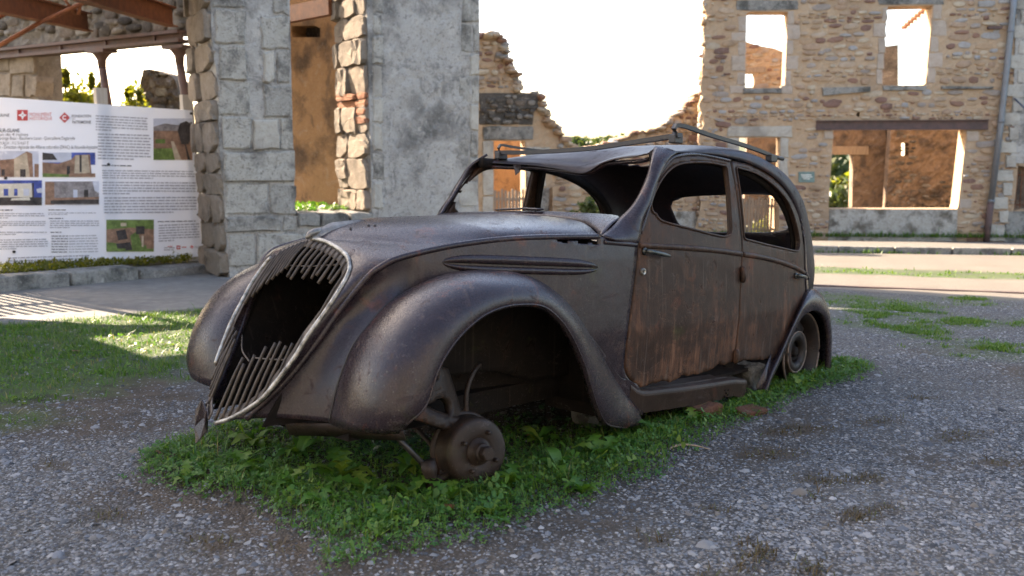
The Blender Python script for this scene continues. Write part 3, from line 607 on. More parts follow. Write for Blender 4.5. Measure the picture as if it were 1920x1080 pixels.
# ---- front drum, hub, hose and suspension (near side), drum on the far side
def drum(u, v, w, sgn):
    o = empty('brake_drum'); o.parent = CAR; o.location = C3([(u, v, w)])[0]; o.rotation_euler = (R(-7) * sgn, 0, R(-13) * sgn)
    g = lambda prof: [(r, -a * sgn) for r, a in prof]
    V_, F_ = lathe(g([(0, -.115), (.128, -.115), (.134, -.112), (.134, -.106), (.128, -.100), (.120, -.098)]), 48); mesh_obj('back_plate', V_, F_, M_drum, o)
    V_, F_ = lathe(g([(.121, -.097), (.123, -.09), (.119, -.082), (.119, -.03), (.118, -.018), (.112, -.006), (.102, -.001), (.060, 0), (.052, -.003), (.050, -.004), (0, -.004)]), 48); mesh_obj('drum_shell', V_, F_, M_drum, o)
    V_, F_ = lathe(g([(.048, -.003), (.046, .004), (.034, .006), (.032, .030), (.030, .034), (0, .034)]), 32); mesh_obj('hub', V_, F_, M_drum, o)
    V_, F_ = lathe(g([(.025, .033), (.026, .036), (.026, .062), (.022, .066), (0, .066)]), 6); mesh_obj('hub_nut', V_, F_, M_drum, o, False)
    for k in range(4):
        tq = math.pi / 4 + k * math.pi / 2 + .25; V_, F_ = lathe(g([(.008, -.002), (.008, .016), (.006, .020), (0, .020)]), 10); mesh_obj('wheel_stud', np.array(V_) + [.072 * math.cos(tq), 0, .072 * math.sin(tq)], F_, M_drum, o)
    return o
drum(-.105, .655, .150, 1); drum(-.105, -.655, .150, -1)
V_, F_ = tube(C3(cat([(-.06, .54, .235), (-.05, .53, .33), (-.01, .52, .395), (.04, .50, .415), (.07, .47, .40)], 24)), .0095, 8); mesh_obj('brake_hose', V_, F_, M_drum, CAR)
# pressed suspension arm with an opening
P, F = patch2d([(-.30, .44), (-.22, .455), (-.13, .42), (-.09, .29), (-.075, .235), (-.12, .215), (-.20, .23), (-.36, .30), (-.36, .40)], [cat([(-.26, .31), (-.19, .335), (-.145, .30), (-.165, .265), (-.22, .28), (-.26, .31)], 12), cat([(-.25, .425), (-.21, .435), (-.19, .40), (-.23, .395), (-.25, .425)], 10)], .012)
part('suspension_arm', np.stack([P[:, 0], .50 + .05 * np.exp(-((P[:, 0] + .2) / .1) ** 2) - .25 * (P[:, 1] - .3), P[:, 1]], 1), [tuple(f) for f in F], M_drum, thick=.03)
V_, F_ = tube(C3(cat([(-.35, .45, .36), (-.22, .53, .27), (-.09, .56, .22)], 16)), .028, 10); mesh_obj('suspension_arm', V_, F_, M_drum, CAR)
V_, F_ = tube(C3([(-.42, .36, .33), (-.33, .50, .20), (-.285, .565, .125)]), .010, 8); mesh_obj('steering_rod', V_, F_, M_steel, CAR)
V_, F_ = tube(C3([(-.275, .58, .135), (-.27, .585, .10), (-.268, .588, .085), (-.265, .59, .05), (-.263, .592, .035)]), [.026, .027, .022, .020, .012], 14); mesh_obj('ball_joint', V_, F_, M_drum, CAR)
V_, F_ = tube(C3(cat([(-.262, .585, .06), (-.20, .58, .065), (-.13, .57, .10)], 12)), .015, 8); mesh_obj('steering_arm', V_, F_, M_drum, CAR)
V_, F_ = tube(C3(cat([(-.10, .30, .17), (-.12, .42, .13), (-.16, .52, .09), (-.20, .57, .07)], 12)), .009, 8); mesh_obj('track_rod', V_, F_, M_drum, CAR)

# ---- roof rack: a flat cross bar, two looped side bars, clamps
rk = empty('roof_rack'); rk.parent = CAR
P = cat([(1.225, .575, 1.346), (1.27, .3, 1.330), (1.268, .0, 1.308), (1.25, -.35, 1.302), (1.20, -.575, 1.304)], 30); V_, F_ = tube(C3(P), .0145, 4, flat=(1.5, 1.0)); mesh_obj('front_bar', V_, F_, M_steel, rk, False)
P = cat([(1.215, .552, 1.352), (1.205, .552, 1.375), (1.225, .552, 1.392), (1.30, .560, 1.390), (1.487, .57, 1.368), (1.80, .57, 1.345), (2.05, .575, 1.318), (2.12, .58, 1.305)], 40); V_, F_ = tube(C3(P), .0125, 4, flat=(1.1, 1.0)); mesh_obj('side_bar', V_, F_, M_steel, rk, False)
P = cat([(1.195, -.545, 1.305), (1.19, -.545, 1.330), (1.21, -.545, 1.345), (1.30, -.545, 1.340), (1.48, -.54, 1.335), (1.80, -.54, 1.335), (2.05, -.55, 1.30)], 40); V_, F_ = tube(C3(P), .0085, 4, flat=(1.1, 1.0)); mesh_obj('side_bar', V_, F_, M_steel, rk, False)
for (u, v, w) in ((2.10, .585, 1.298), (2.05, -.56, 1.29), (1.235, .545, 1.335), (1.215, -.55, 1.292)):
    V_, F_ = boxv(-.034, .034, -.018, .018, -.024, .014); c_ = mesh_obj('rack_clamp', np.array(V_) + C3([(u, v, w)])[0], F_, M_steel, rk, False); bevel(c_, .004)
for w_ in (.004,):
    V_, F_ = tube(C3([(2.11, .585, 1.302), (2.20, .60, 1.296)]), .011, 8); mesh_obj('rack_bolt', V_, F_, M_steel, rk)
# ------------------------------------------------------------------ surveyed points: a sight line meets a wall or the ground
_ct, _st = math.cos(R(9.083)), math.sin(R(9.083))
def sight(px, py):
    x = (px - 960) / 1595.2; y = (540 - py) / 1595.2
    return np.array([x, _ct + y * _st, -_st + y * _ct])
def on_ground(px, py, dz=0.):
    d = sight(px, py); t = (1.022 - dz) / (-SLOPE * d[1] - d[2]); return t * d[0], t * d[1]
class Face:
    """a wall: root empty at its foot, local x along the wall, local y into it, z up"""
    def __init__(s, name, P0, ang, label=None, cat=None, group=None):
        s.P0 = np.array(P0, float); s.e = np.array([math.cos(R(ang)), math.sin(R(ang))]); s.b = np.array([-s.e[1], s.e[0]])
        s.z0 = float(GZ(*P0)); s.root = empty(name, (P0[0], P0[1], s.z0), (0, 0, R(ang)))
        if label: tag(s.root, label, cat, group)
    def px(s, px, py, off=0.):
        d = sight(px, py); o = s.P0 + s.b * off
        t = (o @ s.b) / (d[:2] @ s.b); P = t * d
        return float((P[:2] - s.P0) @ s.e), float(P[2] + 1.022 - s.z0)
    def poly(s, L, off=0.): return [s.px(a, b, off) for a, b in L]
    def quad(s, x0, y0, x1, y1, off=0.): return s.poly([(x0, y0), (x1, y0), (x1, y1), (x0, y1)], off)
    def slab(s, name, poly, mat, y0, y1, holes=(), res=None, parent=None, rough=0., seed=0):
        """wall body between local y0 (front) and y1"""
        if res is None:
            P = np.asarray(poly, float); n_ = len(P)
            V = [(p[0], y0, p[1]) for p in P] + [(p[0], y1, p[1]) for p in P]
            F = [tuple(range(n_)), tuple(range(2 * n_ - 1, n_ - 1, -1))] + [(i, i + n_, (i + 1) % n_ + n_, (i + 1) % n_) for i in range(n_)]
            return mesh_obj(name, V, F, mat, parent or s.root, False)
        P, F = patch2d(poly, holes, res); n_ = len(P)
        g = np.random.default_rng(seed); d = g.normal(0, 1, n_) * rough
        V = np.vstack([np.stack([P[:, 0], y0 + d, P[:, 1]], 1), np.stack([P[:, 0], np.full(n_, y1), P[:, 1]], 1)])
        fs = [tuple(f) for f in F] + [tuple(f[::-1] + n_) for f in F]
        ed = {}
        for f in F:
            for a, b in zip(f, np.roll(f, -1)): ed[(a, b)] = ed.get((a, b), 0) + 1
        for (a, b) in list(ed):
            if (b, a) not in ed: fs.append((b, a, a + n_, b + n_))
        return mesh_obj(name, V, fs, mat, parent or s.root, False)
def in_box(x, y, w, h, n=10): return [(x - w / 2, y - h / 2), (x + w / 2, y - h / 2), (x + w / 2, y + h / 2), (x - w / 2, y + h / 2)]

# ------------------------------------------------------------------ masonry materials
def stone_mat(name, stops, dirt=(.05, .045, .04), dirt_amt=.4, bump=.5, speck=.25, scale=1.):
    M = NT(name); r = M.math('FRACT', M.math('ADD', M.rand(), M.attr('tint')))
    c = M.ramp(r, stops, 'CONSTANT' if len(stops) > 4 else 'LINEAR')
    co = M.new('NewGeometry').outputs['Position']
    a = M.noise(5 * scale, 7, .65, vec=co); b = M.noise(1.3 * scale, 6, .6, vec=co); f = M.noise(40 * scale, 4, .7, vec=co)
    c = M.mix(M.ramp(a, [(.3, .0), (.75, .55)]), c, M.mix(1.0, c, (.62, .58, .52), 'MULTIPLY'))
    c = M.mix(M.math('MULTIPLY', M.ramp(b, [(.5, 0), (.66, 1)]), dirt_amt), c, dirt)
    c = M.mix(M.math('MULTIPLY', M.ramp(f, [(.6, 0), (.72, 1)]), speck), c, (.6, .56, .48))
    c = M.mix(M.math('MULTIPLY', M.ramp(f, [(.28, 1), (.4, 0)]), speck * 1.4), c, tuple(x * .6 for x in dirt))
    pt = M.noise(2.6 * scale, 9, .78, vec=co, dist=.8); c = M.mix(M.math('MULTIPLY', M.ramp(pt, [(.52, 0), (.60, 1)]), dirt_amt * .75), c, tuple(x * 1.6 for x in dirt)); c = M.mix(M.math('MULTIPLY', M.ramp(pt, [(.36, 1), (.43, 0)]), speck * .9), c, (.56, .53, .47))
    g2 = M.noise(17 * scale, 7, .75, vec=co, dist=.5); c = M.mix(M.math('MULTIPLY', M.ramp(g2, [(.555, 0), (.62, 1)]), min(1, speck * 1.1)), c, tuple(x * 1.1 for x in dirt)); c = M.mix(M.math('MULTIPLY', M.ramp(g2, [(.37, 1), (.43, 0)]), speck * .7), c, (.52, .50, .44))
    return M.out(c, .92, M.bump(M.math('ADD', M.math('ADD', f, M.math('MULTIPLY', g2, 1.5)), M.math('MULTIPLY', a, 1.5)), bump, .02), spec=.2)
M_rubble = stone_mat('field_stone', [(0, (.40, .28, .19)), (.16, (.27, .155, .11)), (.26, (.46, .35, .25)), (.42, (.34, .29, .25)), (.54, (.43, .30, .19)), (.66, (.23, .135, .105)), (.73, (.50, .41, .30)), (.88, (.36, .345, .33))], dirt_amt=.25, bump=.5, scale=1.2)
M_mortar = stone_mat('ochre_mortar', [(0, (.47, .34, .22)), (1, (.51, .375, .25))], (.26, .18, .12), .45, .7, .28)
M_ashlar = stone_mat('granite_block', [(0, (.43, .405, .355)), (.35, (.54, .51, .445)), (.7, (.38, .36, .32)), (1, (.49, .46, .40))], (.07, .065, .057), .85, .8, .6, 1.9)
M_ashlar2 = stone_mat('pale_quoin_block', [(0, (.44, .36, .28)), (.5, (.38, .32, .255)), (1, (.34, .285, .22))], (.13, .105, .08), .6, 1.0, .35, 2.2)
M_render = stone_mat('grey_cement_render', [(0, (.44, .42, .385)), (1, (.50, .475, .435))], (.115, .108, .098), .95, .8, .6, 1.0)
M_white = stone_mat('flaking_whitewash', [(0, (.44, .42, .37)), (1, (.48, .45, .40))], (.10, .085, .065), .95, .6, .5, 2.2)
M_quoin = stone_mat('pink_quoin_block', [(0, (.48, .395, .32)), (1, (.43, .36, .29))], (.24, .19, .15), .4, .6, .22, 1.4)
M_pale = stone_mat('pale_limewash', [(0, (.46, .38, .28)), (1, (.50, .42, .32))], (.22, .16, .11), .6, .5, .3, .7)
M_orange = stone_mat('ochre_plaster', [(0, (.36, .205, .098)), (1, (.44, .255, .125))], (.10, .062, .038), 1.0, .9, .16, 1.0)
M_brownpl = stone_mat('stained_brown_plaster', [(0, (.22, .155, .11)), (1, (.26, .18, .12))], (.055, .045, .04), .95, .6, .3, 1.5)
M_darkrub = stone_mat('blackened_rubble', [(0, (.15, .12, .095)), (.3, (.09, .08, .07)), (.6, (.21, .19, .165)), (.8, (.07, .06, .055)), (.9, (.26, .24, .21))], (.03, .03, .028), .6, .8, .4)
M_brick = stone_mat('old_brick', [(0, (.36, .15, .08)), (.5, (.42, .20, .11)), (1, (.30, .13, .075))], (.2, .12, .08), .3, .6, .3, 2)
M_sill = stone_mat('mossy_sill_stone', [(0, (.24, .23, .21)), (1, (.30, .29, .26))], (.05, .05, .045), .9, .6, .5, 2)
M_lintel = stone_mat('pale_lintel_stone', [(0, (.42, .40, .35)), (1, (.46, .43, .37))], (.14, .12, .10), .5, .4, .3)
def iron_rust():
    M = NT('orange_rusted_iron'); a = M.noise(9, 7, .7); c = M.mix(M.ramp(a, [(.3, 0), (.7, 1)]), (.10, .035, .018), (.24, .09, .035))
    return M.out(c, .8, M.bump(M.noise(60, 4), .3, .005))
M_iron = iron_rust()
M_girder = plain('dark_rusted_girder', (.085, .05, .042), .7, 0, .3, 40, .5)
M_pipe = plain('zinc_drainpipe', (.17, .18, .19), .5, .4, .05, 30, .2)
def wood_mat(name, a, b):
    M = NT(name); n_ = M.noise(3, 6, .65, vec=M.map((14, 14, 1.2))); c = M.mix(M.ramp(n_, [(.35, 0), (.7, 1)]), a, b)
    return M.out(c, .85, M.bump(n_, .3, .01))
M_wood = wood_mat('weathered_picket_wood', (.22, .16, .11), (.36, .28, .20))
M_post = wood_mat('pale_post_wood', (.34, .31, .27), (.46, .42, .36))

# ------------------------------------------------------------------ stones
def stone_proto(seed, n=9):
    g = np.random.default_rng(seed); V = []; a0 = g.uniform(0, 6.28)
    th = np.sort((np.arange(n) + g.uniform(-.3, .3, n)) * 2 * math.pi / n + a0)
    ex = g.uniform(2.3, 4.0); r = 1 / (np.abs(np.cos(th)) ** ex + np.abs(np.sin(th)) ** ex) ** (1 / ex) * g.uniform(.86, 1.04, n)
    x, z = .5 * r * np.cos(th), .5 * r * np.sin(th)
    for k, (sc, d) in enumerate(((1.0, .2), (.97, -.55), (.80, -1.0))):
        for j in range(n): V.append((x[j] * sc, d + (g.normal(0, .12) if k else 0), z[j] * sc))
    V.append((g.normal(0, .05), -1.12 + g.normal(0, .1), g.normal(0, .05)))
    F = gridf(3, n, True) + [(2 * n + j, 2 * n + (j + 1) % n, 3 * n) for j in range(n)]
    me = bpy.data.meshes.new('stone'); me.from_pydata(V, [], [tuple(f) for f in F]); me.materials.append(M_rubble)
    me.polygons.foreach_set('use_smooth', [True] * len(me.polygons)); me.update(); return me, np.array(V), F
PROTO = [stone_proto(i) for i in range(24)]
def lay_rubble(poly, holes, h=(.09, .2), asp=(1.1, 2.9), gap=.03, seed=0, skip=.06):
    """irregular courses of field stones over a polygon -> list of (s, z, w, h)"""
    g = np.random.default_rng(seed); P = np.asarray(poly); out = []; z = P[:, 1].min()
    while z < P[:, 1].max():
        hh = g.uniform(*h); s_ = P[:, 0].min() - g.uniform(0, .3)
        while s_ < P[:, 0].max():
            k = g.uniform(.7, 1.15); w_ = min(hh * k * g.uniform(*asp), .62)
            out.append((s_ + w_ / 2, z + hh / 2 + g.normal(0, .16) * hh, max(.05, w_ - gap * g.uniform(.5, 1.6)), max(.045, hh * k - gap * g.uniform(.5, 1.4)))); s_ += w_
        z += hh * .93
    A = np.array(out); ok = np.ones(len(A), bool)
    for dx, dz in ((0, 0), (-.42, 0), (.42, 0), (0, -.42), (0, .42)):
        q = np.stack([A[:, 0] + dx * A[:, 2], A[:, 1] + dz * A[:, 3]], 1); ok &= inside(q, P)
        for hl in holes: ok &= ~inside(q, np.asarray(hl))
    ok &= g.uniform(size=len(A)) > skip
    return A[ok]
def set_stones(root, A, mat, nmax, seed=0, depth=.028, y=0., name='stone', rest='small_stones'):
    """the nmax largest stones are objects of their own; the remainder one 'stuff' part"""
    g = np.random.default_rng(seed); A = A[np.argsort(-(A[:, 2] * A[:, 3]))]; V = []; F = []; T = []; b = 0
    for i, (s_, z, w_, h_) in enumerate(A):
        me, pv, pf = PROTO[g.integers(len(PROTO))]; fl = g.choice([-1, 1]); dp = depth * g.uniform(.5, 1.5); ro = g.normal(0, .07)
        if i < nmax:
            key = (me.name, mat.name)
            if key not in VAR: VAR[key] = me.copy(); VAR[key].materials.clear(); VAR[key].materials.append(mat)
            o = bpy.data.objects.new(name, VAR[key]); COL.objects.link(o); o.parent = root
            o.location = (s_, y, z); o.scale = (w_, dp, h_); o.rotation_euler = (0, ro + (math.pi if fl < 0 else 0), 0)
        else:
            q = pv * [w_ * fl, dp, h_ * fl] + [s_, y, z]; V.append(q); F += [[k + b for k in f] for f in pf]; T += [g.uniform()] * len(q); b += len(q)
    if V:
        o = mesh_obj(rest, np.vstack(V), F, mat, root, True); a = o.data.attributes.new('tint', 'FLOAT', 'POINT'); a.data.foreach_set('value', np.array(T, np.float32)); o['kind'] = 'stuff'
VAR = {}
def block(F_, name, q, mat, proud=.012, depth=.2, seed=0, bev=.012, parent=None, jit=.008):
    """a dressed block from four wall points, with worn uneven edges"""
    g = np.random.default_rng(seed + int(abs(q[0][0]) * 1000) + int(abs(q[0][1]) * 777)); q = np.asarray(q, float); c = q.mean(0); L = []
    for i in range(4):
        a, b = q[i], q[(i + 1) % 4]
        for t in (0, .33, .67): L.append(a + (b - a) * t + g.normal(0, jit, 2))
    L = np.array(L); L = c + (L - c) * (1 - .008 / np.maximum(np.abs(q - c).max(0), .03)); n = len(L); V = []
    pr = proud + g.normal(0, .004)
    for sc, d in ((1, depth), (1, -pr * .3), (None, -pr)):
        for p in L:
            p2 = p if sc else c + (p - c) * np.clip(1 - 2 * bev / np.maximum(np.abs(q - c).max(0), .03) / 2, .5, 1)
            V.append((p2[0], d + (g.normal(0, .003) if d < 0 else 0), p2[1]))
    V.append((c[0], -pr - .002, c[1])); Fc = gridf(3, n, True) + [(2 * n + (j + 1) % n, 2 * n + j, 3 * n) for j in range(n)]
    return mesh_obj(name, V, Fc, mat, parent or F_.root, False)

# ------------------------------------------------------------------ ruined house on the right
RB = Face('ruined_stone_house', (on_ground(1680, 452)[0], on_ground(1680, 452)[1]), -9.0, 'tall roofless stone house with square window holes and rusty beam over shopfront', 'ruin')
w1 = RB.poly([(1400, 22), (1477, 22), (1471, 165), (1397, 165)]); w2 = RB.poly([(1664, 12), (1749, 10), (1735, 160), (1652, 160)])
sh = RB.poly([(1563, 243), (1813, 243), (1796, 392), (1553, 392)]); dr = RB.poly([(1386, 258), (1462, 258), (1460, 462), (1384, 462)])
hole1 = RB.quad(1605, 210, 1612, 219)
zt = 8.2
le = RB.px(1313, 200)[0]; re_ = RB.px(1880, 440)[0] + .2
g = np.random.default_rng(5)
edge = [(le + .05 * g.normal() + .04, z) for z in np.arange(0, zt, .22)]
out = edge[:1] + [(re_, -.1), (re_, zt)] + [(x, zt + .25 * g.normal()) for x in np.linspace(re_ - .5, le + .5, 14)] + edge[::-1][:-1]
out[0] = (le, -.1)
RB.slab('wall', out, M_mortar, 0, .55, [w1, w2, sh, dr, hole1], .09, rough=.006, seed=1)
lowp = RB.poly([(1555, 393), (1795, 393), (1793, 452), (1552, 452)])
RB.slab('shopfront_low_wall', lowp, M_white, -.02, .3)
qb = []
# dressed surrounds: (x0,y0,x1,y1) as seen on the facade
for L in ([(1383, 30, 1400, 60), (1371, 60, 1399, 78), (1383, 78, 1399, 104), (1371, 104, 1398, 134), (1382, 135, 1398, 160), (1368, 160, 1398, 176)],
          [(1477, 20, 1489, 46), (1475, 46, 1500, 75), (1474, 76, 1487, 103), (1473, 104, 1497, 131), (1472, 132, 1483, 160), (1464, 160, 1486, 176)],
          [(1654, 14, 1664, 40), (1637, 44, 1662, 70), (1646, 71, 1660, 100), (1644, 100, 1658, 130), (1642, 130, 1655, 158)],
          [(1749, 8, 1766, 37), (1747, 38, 1775, 68), (1744, 69, 1760, 98), (1740, 99, 1768, 127), (1737, 128, 1754, 156)]):
    for x0, y0, x1, y1 in L: qb.append(RB.quad(x0, y0, x1, y1))
for q in qb: block(RB, 'quoin', q, M_quoin, .018)
for q, nm, m_ in ((RB.quad(1380, 0, 1497, 20), 'lintel', M_sill), (RB.quad(1646, -14, 1770, 9), 'lintel', M_sill), (RB.quad(1363, 236, 1486, 257), 'lintel', M_lintel), (RB.quad(1363, 258, 1386, 300), 'jamb_block', M_lintel), (RB.quad(1364, 301, 1385, 345), 'jamb_block', M_lintel), (RB.quad(1462, 258, 1479, 296), 'jamb_block', M_lintel), (RB.quad(1461, 297, 1478, 340), 'jamb_block', M_lintel), (RB.quad(1461, 341, 1477, 395), 'jamb_block', M_lintel)): block(RB, nm, q, m_, .03); qb.append(q)
for q in (RB.quad(1393, 165, 1466, 176), RB.quad(1655, 160, 1737, 170)): block(RB, 'window_sill', q, M_sill, .06); qb.append(q)
for q in (RB.poly([(1540, 165), (1632, 163), (1632, 172), (1542, 180)]), RB.quad(1764, 161, 1862, 168)): block(RB, 'string_course', q, M_sill, .09); qb.append(q)
for q in (RB.quad(1544, 243, 1563, 262), RB.quad(1812, 244, 1835, 266), RB.quad(1798, 372, 1822, 392)): block(RB, 'shopfront_block', q, M_quoin, .02); qb.append(q)
ex = [w1, w2, sh, dr, hole1, lowp, RB.quad(1530, 224, 1852, 244), RB.quad(1492, 318, 1531, 346)] + qb
A = lay_rubble(out, ex, (.075, .185), (1.1, 2.8), .032, 11, .08)
vis = np.array([(s_ > RB.px(1300, 200)[0]) & (z < RB.px(1600, -12)[1]) for s_, z, _, _ in A])
set_stones(RB.root, A[vis], M_rubble, 285, 3, .034); set_stones(RB.root, A[~vis], M_rubble, 0, 4, .03, rest='upper_small_stones')
# I-beam over the shopfront
a, b = RB.px(1530, 226), RB.px(1851, 243); zb, zt2 = b[1], a[1]
o = MB()
for y0, y1, z0, z1 in ((-.10, .04, zb, zb + .02), (-.10, .04, zt2 - .02, zt2), (-.035, -.02, zb + .02, zt2 - .02)): o.add(boxv(a[0], b[0], y0, y1, z0, z1))
o.build('rusted_beam', M_girder, RB.root)
a = RB.quad(1497, 322, 1527, 342); pl = RB.slab('plaque', a, plain('green_enamel', (.10, .17, .16), .35, 0, .05), -.03, 0)
c0 = np.mean(a, 0); w_ = a[1][0] - a[0][0]; h_ = a[0][1] - a[3][1]; o = MB()
for k, (f0, f1) in enumerate(((-.36, .30), (-.30, .36), (-.22, .2))): o.add(boxv(c0[0] + f0 * w_, c0[0] + f1 * w_, -.034, -.0315, c0[1] + h_ * (.16 - .17 * k), c0[1] + h_ * (.24 - .17 * k)))
o.build('plaque_lettering', plain('cream_enamel', (.6, .6, .55), .4), pl)
# drainpipe on brackets, quoined corner of the next house
DP = empty('drainpipe', tuple(RB.root.location), tuple(RB.root.rotation_euler)); tag(DP, 'grey zinc drainpipe running down the corner of the roofless house', 'drainpipe')
p = [RB.px(1899, -30), RB.px(1895, 20), RB.px(1872, 235), RB.px(1854, 380)]
V_, F_ = tube([(s_, -.13, z) for s_, z in p], .068, 14); mesh_obj('pipe', V_, F_, M_pipe, DP)
p = [RB.px(1854, 378), RB.px(1849, 420), RB.px(1845, 455)]; V_, F_ = tube([(s_, -.13, z) for s_, z in p], .074, 14); mesh_obj('pipe_foot', V_, F_, M_girder, DP)
for yy, xx in ((60, 1891), (228, 1873), (376, 1855)):
    s_, z = RB.px(xx, yy); V_, F_ = tube([(s_, -.13, z - .025), (s_, -.13, z + .025)], .079, 14); mesh_obj('pipe_bracket', V_, F_, M_pipe, DP)
s_, z = RB.px(1880, 52); V_, F_ = boxv(s_ - .34, s_ - .04, -.10, .02, z - .03, z + .03); mesh_obj('bracket_arm', V_, F_, M_girder, DP, False)
NB = Face('rendered_house', (RB.P0 + RB.e * (re_ + .004)), -9.0, 'grey rendered house with pale corner stones at the right edge', 'ruin')
x1 = 7.0
rw = NB.poly([(1893, 312), (1990, 312), (1990, 392), (1888, 392)])
NB.slab('wall', [(0, -.1), (x1, -.1), (x1, zt), (0, zt)], M_mortar, -.02, .5, [rw], .12, rough=.004)
NB.slab('window_recess', rw, M_brownpl, .30, .36)
NB.slab('render_panel', NB.poly([(1908, -60), (2010, -60), (2000, 306), (1893, 306)]), M_render, -.05, 0)
NB.slab('base_course', NB.poly([(1885, 396), (2000, 396), (2000, 462), (1882, 460)]), M_sill, -.05, 0)
for i, (x0, y0, x1_, y1) in enumerate([(1900, -10, 1926, 18), (1911, 19, 1930, 46), (1898, 47, 1926, 73), (1908, 75, 1928, 102), (1892, 103, 1922, 130), (1905, 131, 1924, 157), (1885, 158, 1918, 183), (1897, 185, 1917, 210), (1878, 211, 1912, 236), (1890, 238, 1909, 263), (1872, 265, 1905, 288), (1884, 290, 1904, 315), (1864, 317, 1900, 341), (1878, 343, 1897, 367), (1857, 369, 1890, 392), (1871, 394, 1890, 418), (1850, 420, 1884, 452)]):
    block(NB, 'quoin', NB.quad(x0, y0, x1_, y1), M_lintel, .06 + .01 * (i % 2))
RL = empty('window_railing', tuple(NB.root.location), tuple(NB.root.rotation_euler)); tag(RL, 'rusted iron railing in the window of the rendered house', 'railing')
for k in range(8):
    s0, z0 = NB.px(1896 + k * 9.5, 390); s1, z1_ = NB.px(1902 + k * 9.5, 316 + 6 * (k % 2)); V_, F_ = tube([(s0, .1, z0), (s1, .1, z1_)], .013, 6); mesh_obj('railing_bar', V_, F_, M_iron, RL)
for yy in (328, 384):
    s0, z0 = NB.px(1890, yy); V_, F_ = tube([(s0, .1, z0), (s0 + 1.1, .1, z0)], .012, 6); mesh_obj('railing_rail', V_, F_, M_iron, RL)
s0, z0 = NB.px(1900, 185); s1, z1_ = NB.px(1914, 214); V_, F_ = tube([(s0, -.06, z0), (s1, -.5, z1_)], .02, 6); o = mesh_obj('wall_hook', V_, F_, plain('blue_iron', (.05, .06, .10), .5), NB.root)

# rooms behind: inner cross wall, back wall with a door to the garden, sunlit gable of a farther house
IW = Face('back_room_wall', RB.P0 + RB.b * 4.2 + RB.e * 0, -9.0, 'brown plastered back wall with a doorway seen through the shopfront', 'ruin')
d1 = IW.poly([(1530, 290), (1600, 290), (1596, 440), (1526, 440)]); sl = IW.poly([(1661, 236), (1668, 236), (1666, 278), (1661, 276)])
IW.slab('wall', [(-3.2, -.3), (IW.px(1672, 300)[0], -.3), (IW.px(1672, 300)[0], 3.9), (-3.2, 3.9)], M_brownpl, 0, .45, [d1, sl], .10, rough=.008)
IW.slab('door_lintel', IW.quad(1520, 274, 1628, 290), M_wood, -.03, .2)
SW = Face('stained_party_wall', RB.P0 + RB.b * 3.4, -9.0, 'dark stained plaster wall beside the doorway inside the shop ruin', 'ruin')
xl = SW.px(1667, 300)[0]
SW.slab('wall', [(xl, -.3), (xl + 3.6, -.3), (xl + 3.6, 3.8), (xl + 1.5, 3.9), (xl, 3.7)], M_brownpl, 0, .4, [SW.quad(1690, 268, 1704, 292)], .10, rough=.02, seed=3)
A = lay_rubble([(xl, -.3), (xl + 3.2, -.3), (xl + 3.2, 2.2), (xl, 3.6)], [SW.quad(1720, 230, 1810, 330)], (.08, .16), (1, 2.4), .03, 12, .45); set_stones(SW.root, A, M_darkrub, 30, 9, .02)
UP = Face('upper_back_wall', RB.P0 + RB.b * 5.2, -9.0, 'broken rubble wall seen through the left upper window', 'ruin')
tp_ = UP.poly([(1340, 60), (1398, 78), (1420, 85), (1450, 90), (1478, 101), (1530, 118), (1570, 150)])
up_poly = [(UP.px(1340, 300)[0], 4.2), (UP.px(1570, 300)[0], 4.2)] + tp_[::-1]; sw_ = UP.quad(1392, 137, 1415, 164)
UP.slab('wall', up_poly, M_mortar, 0, .4, [sw_], .10, rough=.01); UP.slab('lintel', UP.quad(1386, 126, 1436, 136), M_wood, -.03, .1)
A = lay_rubble(up_poly, [sw_, UP.quad(1386, 126, 1436, 136)], (.09, .2), (1, 2.5), .03, 13, .1); set_stones(UP.root, A, M_rubble, 60, 6, .03)
_d = sight(1745, 100); _d = _d * (26.5 / _d[1])
GB = Face('sunlit_gable_house', _d[:2], -106.0, 'sunlit plaster gable with orange tile edge seen through the right upper window', 'ruin')
gp = GB.poly([(1690, 170), (1686, 100), (1700, 52), (1720, 33), (1744, 13), (1760, 0), (1765, 170)])
zlow = min(p[1] for p in gp)
GB.slab('wall', gp, M_pale, 0, .3)
for i in range(9):
    q0 = np.array(gp[2]) + (np.array(gp[5]) - np.array(gp[2])) * i / 8.5; V_, F_ = tube([(q0[0], -.18, q0[1] + .02), (q0[0] + .02, .3, q0[1] + .05)], .075, 8); mesh_obj('roof_tile', V_, F_, M_brick, GB.root)
GB.slab('wall_below', [(gp[0][0], -.2), (gp[-1][0], -.2), (gp[-1][0], gp[-1][1]), (gp[0][0], gp[0][1])], M_pale, .01, .29)
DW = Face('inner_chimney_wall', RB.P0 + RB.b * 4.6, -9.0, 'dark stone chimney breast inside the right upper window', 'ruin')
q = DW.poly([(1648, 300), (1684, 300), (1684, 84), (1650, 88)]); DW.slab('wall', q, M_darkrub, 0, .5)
# left broken edge of the house, in the sun
A = np.array([(g.uniform(.03, .5), z, g.uniform(.2, .42), g.uniform(.09, .2)) for z in np.arange(.1, zt, .13)])
BE = empty('broken_wall_end', tuple(RB.root.matrix_basis @ Vector((le + .05, .0, 0))), (0, 0, R(-99.0))); tag(BE, 'jagged sunlit broken end of the roofless house wall', 'wall end')
A[:, 0] *= -1; set_stones(BE.root if hasattr(BE, 'root') else BE, A, M_rubble, 60, 8, .07)

